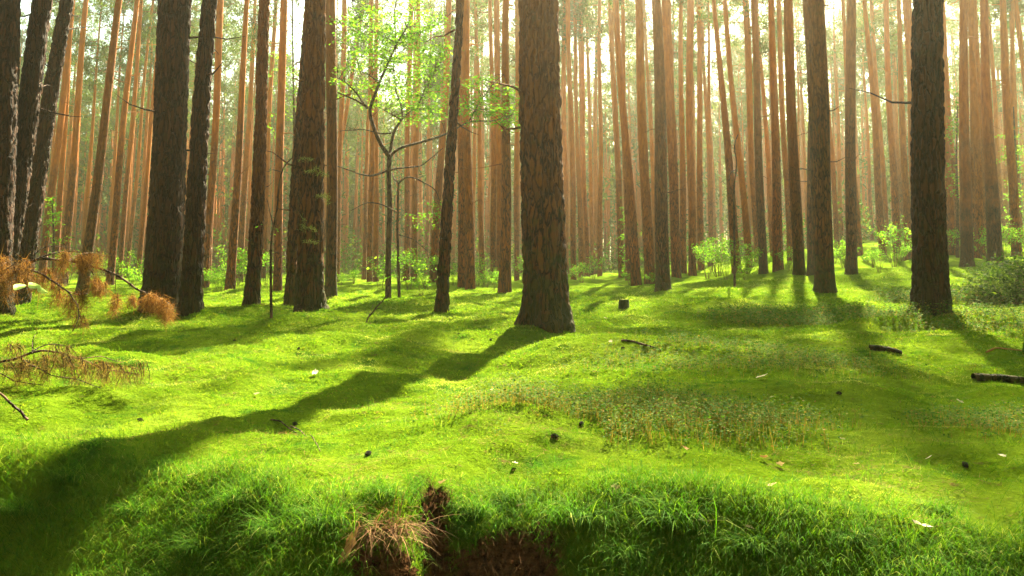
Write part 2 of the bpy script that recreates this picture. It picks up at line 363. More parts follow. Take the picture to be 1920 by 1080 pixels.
def trunk_mesh(name, rb, rt, zt, H, top, mat, sides, dz_fine, zfine, flare, disp, seed):
    """rb/rt radius at foot/at height zt; top=(x,z) offset at zt; the line goes on to H"""
    zs = [-0.35]
    while zs[-1] < H:
        zs.append(zs[-1] + (dz_fine if zs[-1] < zfine else max(dz_fine, H / 26)))
    zs = np.array(zs); zs[-1] = H
    th = np.linspace(0, 2 * math.pi, sides, endpoint=False)
    rr = np.where(zs < zt, rb + (rt - rb) * zs / zt, rt * (1 - 0.72 * np.clip((zs - zt) / (H - zt), 0, 1)))
    Z, T = np.meshgrid(zs, th, indexing='ij'); Rr = np.repeat(rr[:, None], sides, 1)
    root = (1 + 0.35 * np.cos(T * 3 + seed) + 0.25 * np.cos(T * 5 + seed * 2)) 
    Rr = Rr * (1 + flare * np.exp(-np.maximum(Z, 0) / 0.19) * root)
    Rr = Rr * (1 + 0.05 * vnoise(T / 6.283 * 4, Z * 0.9 + seed, 8) + 0.03 * np.cos(T * 2 + Z * 0.35 + seed))
    if disp:
        fine = Z[:, 0] < zfine
        for i in np.nonzero(fine)[0]:
            for j in range(sides):
                t = th[j]; z = zs[i]
                q = Vector((math.cos(t) * rb * 17 + seed, math.sin(t) * rb * 17, z * 5.2))
                q = q + noise.noise_vector(q * 0.9) * 0.55
                dd = noise.voronoi(q)[0]
                e = min(1.0, (dd[1] - dd[0]) * 2.6)
                Rr[i, j] += disp * (e - 0.6) + disp * 0.4 * noise.noise(q * 2.3)
    wob = 0.055 * np.sin(Z * 0.5 + seed) * (0.4 + 0.6 * abs(math.sin(seed))) * np.clip(Z / 4, 0, 1)
    X = top[0] * Z / zt + wob + Rr * np.cos(T); Y = top[1] * Z / zt + 0.02 * np.cos(Z * 0.5 + seed) * np.clip(Z / 4, 0, 1) + Rr * np.sin(T)
    V = np.stack([X, Y, Z], -1).reshape(-1, 3); n = len(zs)
    i = np.arange(n - 1)[:, None] * sides; j = np.arange(sides)[None]; j2 = (j + 1) % sides
    Q = np.stack([i + j, i + j2, i + sides + j2, i + sides + j], -1).reshape(-1, 4)
    return V, Q

def tri_tufts(C, L, W, n, spread, dirs=None, up=0.0):
    """n thin triangles about each centre C (m,3)"""
    m = len(C); c = np.repeat(C, n, 0) + rng.normal(0, spread, (m * n, 3))
    d = rng.normal(0, 1, (m * n, 3)); d[:, 2] += up
    if dirs is not None: d = d * 0.6 + np.repeat(dirs, n, 0)
    d /= np.linalg.norm(d, axis=1)[:, None] + 1e-9
    s = np.cross(d, rng.normal(0, 1, (m * n, 3))); s /= np.linalg.norm(s, axis=1)[:, None] + 1e-9
    l = L * rng.uniform(0.6, 1.3, (m * n, 1)); wv = W * rng.uniform(0.6, 1.3, (m * n, 1))
    V = np.stack([c - s * wv / 2, c + s * wv / 2, c + d * l], 1).reshape(-1, 3)
    return V, np.arange(len(V)).reshape(-1, 3)

def crown_mesh(seed, h=8.5, rad=2.1, branches=44, clump=5, per=24, sz=0.26, wd=0.055):
    rs = np.random.default_rng(seed); paths = []; C = []; D = []
    for b in range(branches):
        f = rs.uniform(0.0, 1.0) ** 0.8; z = f * h * 0.95
        L = rad * (0.35 + 0.75 * math.sin(math.pi * min(0.97, f * 0.72 + 0.25))) * rs.uniform(0.55, 1.15)
        a = rs.uniform(0, 6.283); up = rs.uniform(-0.15, 0.5)
        pts = []
        for k in range(5):
            q = k / 4; aa = a + 0.25 * q * rs.normal()
            pts.append((math.cos(aa) * L * q, math.sin(aa) * L * q, z + up * L * q * q + 0.08 * rs.normal()))
        paths.append((pts, np.linspace(0.03, 0.008, 5)))
        for _ in range(clump):
            q = rs.uniform(0.35, 1.05); i = min(3, int(q * 4)); t = q * 4 - i
            p0 = np.array(pts[i]); p1 = np.array(pts[i + 1]); C.append(p0 + (p1 - p0) * t + rs.normal(0, 0.16, 3)); D.append((math.cos(a) * 0.3, math.sin(a) * 0.3, 0.5))
    V1, Q1 = tubes(paths, 4)
    V2, T2 = tri_tufts(np.array(C), sz, wd, per, 0.15, np.array(D))
    V = np.concatenate([V1, V2]); rnd = np.concatenate([np.zeros(len(V1)), np.repeat(rs.uniform(0, 1, len(T2)), 3)])
    return mesh_np('crown', V, [Q1, T2 + len(V1)], [M_barkfar, M_needle], {'rnd': rnd}, matidx=np.concatenate([np.zeros(len(Q1)), np.ones(len(T2))]))
CROWNS = [crown_mesh(s) for s in range(5)]
THIN = [crown_mesh(40 + s, h=4.6, rad=1.5, branches=15, clump=3, per=15) for s in range(4)]

def named_label(i):
    t = TR[i]
    return t[7]
anchors = [i for i, t in enumerate(TR) if t[6]]
def auto_label(i):
    prev = max([a for a in anchors if a < i], default=anchors[0]); nxt = min([a for a in anchors if a > i], default=None)
    plain = [j for j in range(prev + 1, i + 1) if not TR[j][7]]
    o = ORD[len(plain) - 1]
    sz = 'thin' if TR[i][2] < 12 else 'slender' if TR[i][2] < 18 else 'stout'
    tail = 'away from the thick central pine' if prev > 34 else 'towards the thick central pine'
    return f'{sz} orange pine, {o} from the {TR[prev][6]} {tail}'[:200]

tree_pos = []
for i, t in enumerate(TR):
    xb, yb, wb, xt, wt, k = t[:6]; d = DEPTH[i]
    x = (xb - 960) / F * d
    z = gz(x, d)
    # horizontal position so that the foot projects at xb
    p = at(xb, yb, d); x = p.x; z = gz(x, d)
    tp = at(xt, 0, d)
    zt = tp.z - z; dx = tp.x - x
    rb = wb / F * d / 2; rt = wt / F * d / 2
    rb *= 0.97
    if k == 'f': rt = max(rt, rb * 0.45)
    H = max(zt * 1.25, random.uniform(17, 21))
    if H < zt + 1: H = zt + 3
    near = k in 'nd' and d < 16; mid = k in 'nd' and not near
    sides, dzf, zf, disp = (72, 0.022, zt + 0.3, 0.024) if near else (28, 0.12, zt, 0) if mid else (14, 0.5, 2, 0)
    if near and d > 11: sides, dzf = 56, 0.035
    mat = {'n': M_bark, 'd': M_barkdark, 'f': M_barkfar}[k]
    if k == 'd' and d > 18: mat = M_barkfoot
    fl = 0.26 if near else 0.24
    if t[6] == 'thick central pine': fl = 0.38
    V, Q = trunk_mesh('trunk', rb, rt, zt, H, (dx, 0), mat, sides, dzf, zf, fl, disp, i * 1.37)
    sv, sq = tubes(snags(H, rt, 12 if k == 'f' else 10, 1.6 if near else 2.5), 4)
    if near or True:
        sv = sv.copy(); sv[:, 0] += dx * sv[:, 2] / zt
    V2 = np.concatenate([V, sv]); 
    me = mesh_np('trunk', V2, [Q, sq + len(V)], mat, smoothf=True)
    root = bpy.data.objects.new('pine_tree', None); COL.objects.link(root); root.location = (x, d, z)
    tag(root, t[7] or auto_label(i), 'pine tree')
    if not t[7]: root['group'] = 'slim orange pines of the middle distance'
    link('trunk', me, root)
    if i in (42, 45, 53, 55, 57, 66, 71, 72, 75):  # full crowns put on chosen trees, mostly out of view, to cast shade patches
        cr = link('crown', CROWNS[i % 5], root, (dx * (H - 7.2) / zt, 0, H - 7.4))
    elif d < 40:  # nearer crowns, mostly out of view, thinned so sun reaches the floor
        H2 = H - 4.2; cr = link('crown', THIN[i % 4], root, (dx * H2 / zt, 0, H2))
    else:
        cr = link('crown', CROWNS[i % 5], root, (dx * (H - 7.2) / zt, 0, H - 7.4))
    cr.rotation_euler.z = random.uniform(0, 6.28); s = random.uniform(0.8, 1.05); cr.scale = (s, s, 1.0) if i != 45 else (0.55, 0.55, 0.6)
    tree_pos.append((x, d))
    TR[i] = t + (root, x, z)

# ------------------------------------------------------------------ the deeper forest: slim pines copied from six built ones
def proto(seed):
    H = 20.5; r = 0.16
    V, Q = trunk_mesh('trunk', r, r * 0.62, 12, H, (0, 0), M_barkfar, 12, 0.6, 2, 0.25, 0, seed)
    sv, sq = tubes(snags(H, r * 0.7, 16, 3.0), 4)
    me = mesh_np('trunk', np.concatenate([V, sv]), [Q, sq + len(V)], M_barkfar, smoothf=True)
    root = bpy.data.objects.new('pine_tree', None); COL.objects.link(root)
    link('trunk', me, root)
    link('crown', CROWNS[seed % 5], root, (0, 0, H - 8.2))
    return root
ONES = ['', 'first', 'second', 'third', 'fourth', 'fifth', 'sixth', 'seventh', 'eighth', 'ninth', 'tenth', 'eleventh', 'twelfth', 'thirteenth', 'fourteenth', 'fifteenth', 'sixteenth', 'seventeenth', 'eighteenth', 'nineteenth']
def ordinal(n): return ONES[n] if n < 20 else {2: 'twentieth', 3: 'thirtieth', 4: 'fortieth', 5: 'fiftieth'}[n // 10] if n % 10 == 0 else {2: 'twenty-', 3: 'thirty-', 4: 'forty-', 5: 'fifty-'}[n // 10] + ONES[n % 10]
def sector(px):
    prev = [n for n in names if n[0] <= px]
    return prev[-1][1] if prev else names[0][1]
protos = [proto(s + 20) for s in range(6)]; used = [False] * 6
names = [(TR[a][0], TR[a][6]) for a in anchors]
NFAR = 205
placed = []
tries = 0
while len(placed) < NFAR and tries < 20000:
    tries += 1
    d = 30 + 75 * random.random() ** 0.75
    px = random.uniform(-60, 1980)
    x = (px - 960) / F * d
    if any((x - a) ** 2 + (d - b) ** 2 < 2.0 for a, b in tree_pos): continue
    # keep traced gaps of the nearer trunks free
    if d < 42 and random.random() < 0.6: continue
    tree_pos.append((x, d)); placed.append((px, x, d))
def copy_tree(src):
    c = src.copy(); COL.objects.link(c)
    for ch in src.children:
        k = ch.copy(); COL.objects.link(k); k.parent = c
        if ch.name.startswith('crown'):
            k.rotation_euler.z = random.uniform(0, 6.28); s = random.uniform(0.8, 1.15); k.scale = (s, s, random.uniform(0.9, 1.15))
    return c
placed.sort()
count = {}
for px, x, d in placed:
    j = random.randrange(6); src = protos[j]
    o = src if not used[j] else copy_tree(src)
    used[j] = True
    o.location = (x, d, gz(x, d) - 0.05)
    s = random.uniform(0.85, 1.15); o.scale = (s * random.uniform(0.8, 1.15), ) * 2 + (s,)
    a = (px - 960) / 960
    o.rotation_euler = (random.uniform(-0.012, 0.012), -a * 0.012 * (3.2 if a < 0 else 0.8) + random.uniform(-0.016, 0.016), random.uniform(0, 6.28))
    o.rotation_euler = (random.uniform(-0.012, 0.012), (0.028 * max(0, -a)) + random.uniform(-0.014, 0.014), 0)
    sn = sector(px); count[sn] = count.get(sn, 0) + 1
    tag(o, f'faint far pine, {ordinal(count[sn])} one sunward of the {sn}' if px > -10 else f'faint far pine, {ordinal(count[sn])} hidden about the {sn} by the frame edge', 'pine tree', 'slim pines deep in the woods')

# far-off wood: trunks and foliage that read as one mass
def far_wood():
    paths = []; C = []
    for _ in range(2400):
        d = 72 + 118 * random.random() ** 0.8; x = random.uniform(-0.78, 0.78) * d; z = gz(x, d); h = random.uniform(17, 22); r = random.uniform(0.11, 0.2)
        l = random.uniform(-0.5, 0.5)
        paths.append(([(x, d, z - 0.2), (x + l * 0.5, d, z + h / 2), (x + l, d, z + h)], [r, r * 0.75, r * 0.25]))
        for _ in range(int((14 if d > 95 else 4) * (2 if x < -0.1 * d else 1))):
            C.append((x + l + random.gauss(0, 1.3), d + random.gauss(0, 1.3), z + h - random.uniform(0, 14)))
    V1, Q1 = tubes(paths, 5)
    V2, T2 = tri_tufts(np.array(C), 0.9, 0.22, 16, 0.55)
    # undergrowth along the floor of the far wood
    n = 5200; d = rng.uniform(50, 190, n); x = rng.uniform(-0.8, 0.8, n) * d; z = ground(x, d) + np.abs(rng.normal(0, 1.3, n))
    V3, T3 = tri_tufts(np.stack([x, d, z], 1), 0.26, 0.13, 22, 0.45)
    V = np.concatenate([V1, V2, V3]); nt_ = len(T2) + len(T3)
    rnd = np.concatenate([np.zeros(len(V1)), np.repeat(rng.uniform(0, 1, nt_), 3)])
    me = mesh_np('far_wood', V, [Q1, T2 + len(V1), T3 + len(V1) + len(V2)], [M_barkfar, M_needle, M_bush], {'rnd': rnd},
                 matidx=np.concatenate([np.zeros(len(Q1)), np.ones(len(T2)), np.full(len(T3), 2)]))
    return tag(link('far_wood', me), 'distant mass of pale trunks and foliage closing the forest', 'woods', kind='stuff')
far_wood()

# the same woods going on beside and behind the photographer (they keep the side and back light off the trunks)
def woods_around():
    paths = []; C = []
    while len(paths) < 420:
        a = random.uniform(R(40), R(320)); d = random.uniform(7, 75); x = math.sin(a) * d; y = math.cos(a) * d
        if a < R(60) and d < 24: continue
        z = gz(x, max(y, 1.2)) if y > 1.2 else -0.45; h = random.uniform(18, 22); r = random.uniform(0.13, 0.22); l = random.uniform(-.6, .6)
        paths.append(([(x, y, z - 0.2), (x + l / 2, y, z + h / 2), (x + l, y, z + h)], [r, r * 0.75, r * 0.25]))
        for _ in range(34): C.append((x + l + random.gauss(0, 1.2), y + random.gauss(0, 1.2), z + h - random.uniform(0, 9)))
    n = 2600; a = rng.uniform(R(42), R(318), n); d = rng.uniform(12, 80, n)
    C2 = np.stack([np.sin(a) * d, np.cos(a) * d, -0.4 + np.abs(rng.normal(0, 1.6, n))], 1)
    V1, Q1 = tubes(paths, 7); V2, T2 = tri_tufts(np.array(C), 0.6, 0.16, 13, 0.45); V3, T3 = tri_tufts(C2, 0.4, 0.2, 12, 0.45)
    V = np.concatenate([V1, V2, V3]); nt_ = len(T2) + len(T3)
    rnd = np.concatenate([np.zeros(len(V1)), np.repeat(rng.uniform(0, 1, nt_), 3)])
    me = mesh_np('woods_around', V, [Q1, T2 + len(V1), T3 + len(V1) + len(V2)], [M_barkfar, M_needle, M_bush], {'rnd': rnd},
                 matidx=np.concatenate([np.zeros(len(Q1)), np.ones(len(T2)), np.full(len(T3), 2)]))
    tag(link('surrounding_woods', me), 'pine woods carrying on all around the clearing', 'woods', kind='stuff')
woods_around()

# ------------------------------------------------------------------ ground sheet
def ground_sheet():
    u = np.linspace(-1, 1, 620); xs = np.sinh(u * 6.2) / math.sinh(6.2) * 320
    ys = np.concatenate([np.linspace(-320, 0.6, 30), np.arange(0.65, 7, 0.022), np.geomspace(7, 60, 260)[1:], np.linspace(60, 340, 60)[1:]])
    xs = np.unique(np.concatenate([xs[np.abs(xs) > 4.5], np.arange(-4.5, 4.5, 0.03)]))
    X, Y = np.meshgrid(xs, ys); Z = ground(X, Y)
    Z = np.where(Y < 1.2, ground(X, np.full_like(Y, 1.2)), Z)
    V = np.stack([X, Y, Z], -1).reshape(-1, 3); nx = len(xs); ny = len(ys)
    i = np.arange(ny - 1)[:, None] * nx; j = np.arange(nx - 1)[None]
    Q = np.stack([i + j, i + j + 1, i + nx + j + 1, i + nx + j], -1).reshape(-1, 4)
    me = mesh_np('ground', V, [Q], M_ground, {'soil': soil_mask(V[:, 0], V[:, 1])}, smoothf=True)
    tag(link('ground', me), 'rolling forest floor under moss, breaking off into a low bank', None, kind='structure')

def soil_mask(x, y):
    e = edge_line(x)
    t = e - y
    wob = 0.12 * vnoise(x * 9, y * 9, 12)
    core = smooth(0.16, 0.24, t + wob) * smooth(-0.42, -0.34, x + wob) * smooth(0.20, 0.08, x + wob)
    gul = smooth(0.055, 0.03, np.abs(x + 0.205 - 0.03 * np.sin(y * 9)) + wob * 0.3) * smooth(2.70, 2.62, y)
    hol = smooth(0.30, 0.42, t + wob)
    return np.clip(np.maximum(np.maximum(core, gul), hol * 0.0), 0, 1)
ground_sheet()

# ------------------------------------------------------------------ moss and grass (stuff)
def blades(x, y, L, W, lean, up=1.0, bias=(0, 0), bend=0.5, segs=1, z=None):
    n = len(x); z = ground(x, y) if z is None else z
    a = rng.uniform(0, 2 * math.pi, n); l = lean * rng.uniform(0.2, 1.0, n)
    dx = np.cos(a) * l + bias[0]; dy = np.sin(a) * l + bias[1]; dz = np.full(n, up)
    D = np.stack([dx, dy, dz], 1); D /= np.linalg.norm(D, axis=1)[:, None]
    b = rng.uniform(0, 2 * math.pi, n); Sx = np.stack([np.cos(b), np.sin(b), np.zeros(n)], 1)
    P = np.stack([x, y, z - 0.004], 1); L = L[:, None]; W = W[:, None]
    if segs == 1:
        V = np.stack([P - Sx * W / 2, P + Sx * W / 2, P + D * L], 1).reshape(-1, 3)
        return V, [np.arange(3 * n).reshape(-1, 3)], 3
    H = np.stack([dx, dy, np.zeros(n)], 1); H /= np.linalg.norm(H, axis=1)[:, None] + 1e-6
    M = P + D * L * 0.55; bd = bend * rng.uniform(0.4, 1.3, n)[:, None]
    T = M + (D * (1 - bd * 0.6) + H * bd * 0.9 + np.array([0, 0, -0.9]) * bd) * L * 0.5
    V = np.stack([P - Sx * W / 2, P + Sx * W / 2, M - Sx * W * 0.4, M + Sx * W * 0.4, T], 1).reshape(-1, 3)
    k = np.arange(n)[:, None] * 5
    return V, [np.concatenate([k, k + 1, k + 3, k + 2], 1), np.concatenate([k + 2, k + 3, k + 4], 1)], 5

def strata(n, d0, d1, p=2.0, amin=-0.74, amax=0.74):
    """screen-even scatter: density ~ d^-p per area"""
    q = 2 - p; uu = rng.uniform(0, 1, n)
    d = d0 * (d1 / d0) ** uu if abs(q) < 1e-6 else (d0 ** q + uu * (d1 ** q - d0 ** q)) ** (1 / q)
    a = rng.uniform(amin, amax, n)
    return a * d, d

def stuff(name, V, Fc, per, mat, label, cat, rnd=None):
    n = len(V) // per
    r = rng.uniform(0, 1, n) if rnd is None else rnd
    me = mesh_np(name, V, Fc, mat, {'rnd': np.repeat(r, per)})
    return tag(link(name, me), label, cat, kind='stuff')

x, y = strata(900000, 1.9, 26, 2.4)
keep = soil_mask(x, y) < rng.uniform(0.3, 1, len(x)); x, y = x[keep], y[keep]
for i, t in enumerate(TR):           # moss creeping up round the feet of the nearer trees
    if DEPTH[i] < 19:
        m = 3000; aa = rng.uniform(0, 6.283, m); rr = t[2] / F * DEPTH[i] / 2 * (1.0 + rng.exponential(0.35, m))
        x = np.concatenate([x, t[9] + np.cos(aa) * rr]); y = np.concatenate([y, DEPTH[i] + np.sin(aa) * rr])
sc = np.clip(y / 3.0, 0.75, 5)
cl = 0.35 + 0.9 * (vnoise(x * 14, y * 14, 21) + 0.5) + 0.7 * (vnoise(x * 33, y * 33, 22) + 0.5)
V, Fc, per = blades(x, y, 0.0095 * sc * cl * rng.uniform(0.5, 1.5, len(x)), 0.0036 * sc, 2.2, 0.7)
stuff('moss', V, Fc, per, M_moss, 'bright green feathery moss carpeting the whole forest floor', 'moss', np.clip(rng.uniform(0, 1, len(x)) * 0.7 + 0.5 * (cl - 0.6), 0, 1))

# fine grass: dense along the bank, sparse elsewhere
x1, y1 = strata(190000, 1.75, 3.6, 2.0)
pk = (0.05 + 0.95 * smooth(0.18, -0.16, y1 - edge_line(x1))) * (0.25 + 1.2 * (vnoise(x1 * 5, y1 * 5, 31) + 0.5)) * (1 - soil_mask(x1, y1))
k = rng.uniform(0, 1, len(x1)) < pk; x1, y1 = x1[k], y1[k]
V, Fc, per = blades(x1, y1, rng.uniform(0.02, 0.10, len(x1)), rng.uniform(0.0010, 0.0022, len(x1)), 0.8, 0.7, (0, -0.5), 0.9, 2)
stuff('grass', V, Fc, per, M_grass, 'fine grass drooping over the edge of the mossy bank', 'grass')
x2, y2 = strata(6000, 3.2, 14, 2.2)
V, Fc, per = blades(x2, y2, rng.uniform(0.04, 0.10, len(x2)), 0.0018 * np.clip(y2 / 4, 1, 3), 0.8, 0.9, (0, -0.1), 0.6, 2)
stuff('grass', V, Fc, per, M_grass, 'sparse thin grass blades growing up through the moss', 'grass')

# brown pine needles lying in drifts on the moss
x3, y3 = strata(60000, 2.2, 14, 2.3)
pk = smooth(0.04, 0.3, vnoise(x3 * 1.7, y3 * 2.1, 51) + 0.5 * vnoise(x3 * 6, y3 * 6, 52)) + 0.06
k = rng.uniform(0, 1, len(x3)) < pk; x3, y3 = x3[k], y3[k]
V, Fc, per = blades(x3, y3, rng.uniform(0.025, 0.05, len(x3)) * np.clip(y3 / 4, 1, 2), 0.0016 * np.clip(y3 / 3, 0.8, 3), 6.0, 0.5, z=ground(x3, y3) + 0.010)
stuff('needle_litter', V, Fc, per, M_rust, 'thin drifts of fallen brown pine needles caught in the moss', 'needles')

# bilberry patches
def bilberry(cpx, cpy, rx, ry, n, h, label, seed):
    c = hit(cpx, cpy); rs = np.random.default_rng(seed)
    ang = rs.uniform(0, 6.283, n); rad = np.sqrt(rs.uniform(0, 1, n)) * rs.uniform(0.6, 1.15, n)
    X = c.x + np.cos(ang) * rad * rx; Y = c.y + np.sin(ang) * rad * ry
    k = vnoise(X * 3.5, Y * 3.5, seed) > -0.22; X, Y = X[k], Y[k]; Z = ground(X, Y); n = len(X)
    hh = h * rs.uniform(0.5, 1.2, n)
    V1, F1, _ = blades(X, Y, hh, np.full(n, 0.003), 0.35, 1.0, segs=1)
    tips = V1.reshape(-1, 3, 3); base = (tips[:, 0] + tips[:, 1]) / 2; tip = tips[:, 2]
    m = 11; f = rs.uniform(0.3, 1.05, (n, m, 1)); C = (base[:, None] + (tip - base)[:, None] * f).reshape(-1, 3) + rs.normal(0, 0.011, (n * m, 3))
    V2, T2 = leaf_quads(C, 0.011 * max(1, c.y / 4.5), 0.8, rs)
    V = np.concatenate([V1, V2]); rnd = np.concatenate([np.full(len(V1), 0.95), np.repeat(rs.uniform(0, 1, len(C)), 4)])
    me = mesh_np('bilberry', V, [F1[0], T2 + len(V1)], M_berry, {'rnd': rnd})
    tag(link('bilberry_undergrowth', me), label, 'undergrowth', kind='stuff')

def leaf_quads(C, size, flat=0.5, rs=rng, droop=0.0):
    n = len(C); d = rs.normal(0, 1, (n, 3)); d[:, 2] = d[:, 2] * (1 - flat) - droop; d /= np.linalg.norm(d, axis=1)[:, None]
    u = rs.normal(0, 1, (n, 3)); s = np.cross(d, u * np.array([1 - flat, 1 - flat, 1]) + 1e-6); s /= np.linalg.norm(s, axis=1)[:, None] + 1e-9
    l = size * rs.uniform(0.7, 1.4, (n, 1))
    V = np.stack([C, C + d * l * 0.5 + s * l * 0.32, C + d * l, C + d * l * 0.5 - s * l * 0.32], 1).reshape(-1, 3)
    return V, np.arange(4 * n).reshape(-1, 4)
bilberry(1190, 775, 0.95, 0.62, 2300, 0.11, 'brownish bilberry sprigs growing in the middle of the moss', 41)
bilberry(1540, 605, 1.7, 1.6, 2600, 0.17, 'dark bilberry undergrowth around the wide double-footed pine', 42)
bilberry(1380, 670, 1.3, 0.7, 1300, 0.09, 'low dark sprigs in shade ahead of the double-footed pine', 43)
bilberry(1880, 600, 1.5, 1.1, 1700, 0.16, 'dark undergrowth beside the foot of the blackish pine', 44)
bilberry(1850, 560, 2.0, 1.6, 2600, 0.24, 'tall dark undergrowth in shade between blackish pine and round bushes', 46)
bilberry(1860, 800, 0.35, 0.5, 500, 0.07, 'small-leaved sprigs in the sunlit moss near the shadow', 45)
exec_after = None

# ------------------------------------------------------------------ young broadleaf trees
def px_path(pts, Y, dy=0.0):
    n = len(pts); return [at(px, py, Y + dy * i / max(1, n - 1)) for i, (px, py) in enumerate(pts)]

def rel_mesh(name, V, F_, mat, origin, attrs=None, matidx=None, smoothf=False):
    return mesh_np(name, np.asarray(V) - np.array(origin), F_, mat, attrs, smoothf, matidx)

def branching_tree():
    Y = 17.5; base = at(728, 556, Y); base.z = gz(base.x, Y)
    root = bpy.data.objects.new('young_broadleaf_tree', None); COL.objects.link(root); root.location = base
    tag(root, 'young branching tree with crooked dark limbs and sunlit fresh green leaves', 'broadleaf tree')
    pxm = Y / F
    tr = resample([tuple(base - Vector((0, 0, .2)))] + [tuple(p) for p in px_path([(728, 470), (731, 400), (729, 330), (730, 291)], Y)], 24, 0.004)
    V, Q = tubes([(tr, np.linspace(6.0, 4.6, 24) * pxm)], 10)
    link('trunk', rel_mesh('trunk', V, [Q], M_twig, base, smoothf=True), root)
    limbs = [
     ([(730, 293), (724, 290), (710, 264), (699, 236), (689, 201), (704, 182), (709, 156), (724, 128), (734, 104), (744, 80), (754, 65), (763, 52)], 4.4, 1.3, -0.5),
     ([(689, 203), (680, 194), (658, 183), (637, 175), (610, 160)], 2.6, 1.0, 0.4),
     ([(688, 200), (680, 192), (669, 175), (647, 153), (632, 146)], 2.0, 0.8, -0.8),
     ([(742, 82), (741, 55), (739, 30), (744, -10), (752, -60)], 1.5, 0.6, 0.3),
     ([(711, 152), (691, 141), (674, 133)], 1.2, 0.6, 0.4),
     ([(729, 292), (733, 280), (735, 255), (745, 235), (755, 222), (769, 207), (782, 204)], 3.6, 1.2, 0.7),
     ([(755, 222), (753, 200), (742, 170), (738, 130), (742, 90)], 1.8, 0.7, 0.5),
     ([(752, 225), (730, 212), (705, 198)], 1.5, 0.6, -0.5),
     ([(731, 294), (741, 278), (760, 274), (788, 268), (815, 260), (846, 248), (880, 226), (925, 228), (960, 215)], 3.0, 1.0, 0.9),
     ([(733, 250), (713, 251), (690, 244), (677, 243), (637, 246)], 1.6, 0.7, -0.4),
     ([(729, 318), (713, 326), (696, 330), (676, 327), (655, 319), (633, 312)], 2.2, 1.0, -0.6),
     ([(729, 320), (745, 315), (777, 313), (790, 312), (808, 297), (830, 278)], 2.0, 0.8, 0.5),
     ([(880, 226), (900, 190), (930, 150), (945, 140)], 1.2, 0.6, 0.2),
     ([(752, 66), (790, 60), (830, 40), (850, 20)], 1.2, 0.6, 0.5),
     ([(744, 80), (700, 60), (670, 30), (660, 5)], 1.4, 0.6, -0.3),
     ([(782, 204), (800, 160), (825, 120), (840, 90)], 1.4, 0.6, 0.4),
    ]
    limbpts = []; cen = []
    for pts, r0, r1, dy in limbs:
        P = resample(px_path(pts, Y, dy), 20, 0.006); limbpts.append(P[4:])
        tw = [(P, np.linspace(r0, r1, 20) * pxm)]
        for k in range(4):
            i = rng.integers(6, 18); a = P[i]; d = rng.normal(0, 1, 3); d[2] += 0.3; d /= np.linalg.norm(d)
            L = rng.uniform(0.15, 0.45); tw.append(([a, a + d * L * 0.5, a + d * L + np.array([0, 0, 0.05])], [0.006, 0.005, 0.003]))
        V, Q = tubes(tw, 7)
        link('limb', rel_mesh('limb', V, [Q], M_twig, base, smoothf=True), root)
    # leaf sprays: flat layered clusters over the region the foliage fills in the photo
    C = []
    regs = [(745, 40, 75, 45, 60), (700, 100, 45, 40, 30), (760, 110, 60, 45, 55), (800, 60, 45, 50, 40), (690, 60, 40, 50, 32), (660, 150, 28, 45, 20), (790, 165, 45, 45, 40),
            (720, 175, 40, 35, 22), (825, 130, 25, 55, 22), (775, 215, 40, 22, 20), (905, 170, 35, 28, 26), (945, 195, 32, 35, 34), (900, 215, 30, 25, 18), (965, 225, 16, 20, 10), (740, -30, 90, 40, 40), (830, 200, 30, 30, 12), (650, 60, 18, 50, 10)]
    for cx, cyp, rx, ry, n in regs:
        for _ in range(n):
            a = rng.uniform(0, 6.283); r = math.sqrt(rng.uniform(0, 1))
            c = at(cx + math.cos(a) * r * rx, cyp + math.sin(a) * r * ry, Y + rng.normal(0, 0.55))
            m = rng.integers(14, 34)
            cen.append(np.array(c))
            C.append(np.array(c) + rng.normal(0, 1, (m, 3)) * np.array([0.15, 0.15, 0.035]))
    LP = np.concatenate(limbpts); tw = []
    for c in cen:
        dd = np.linalg.norm(LP - c, axis=1); a0 = LP[dd.argmin()]
        if dd.min() < 1.1: tw.append(([a0, a0 * 0.5 + c * 0.5 + np.array([0, 0, 0.05]), c + rng.normal(0, .04, 3)], [0.006, 0.004, 0.002]))
    V, Q = tubes(tw, 4); link('twigs', rel_mesh('twigs', V, [Q], M_twig, base, smoothf=True), root)
    C = np.concatenate(C); V, T = leaf_quads(C, 0.062, 0.75, rng, 0.1)
    link('foliage', rel_mesh('foliage', V, [T], M_leaf, base, {'rnd': np.repeat(rng.uniform(0, 1, len(C)), 4)}), root)
    return base
branching_tree()

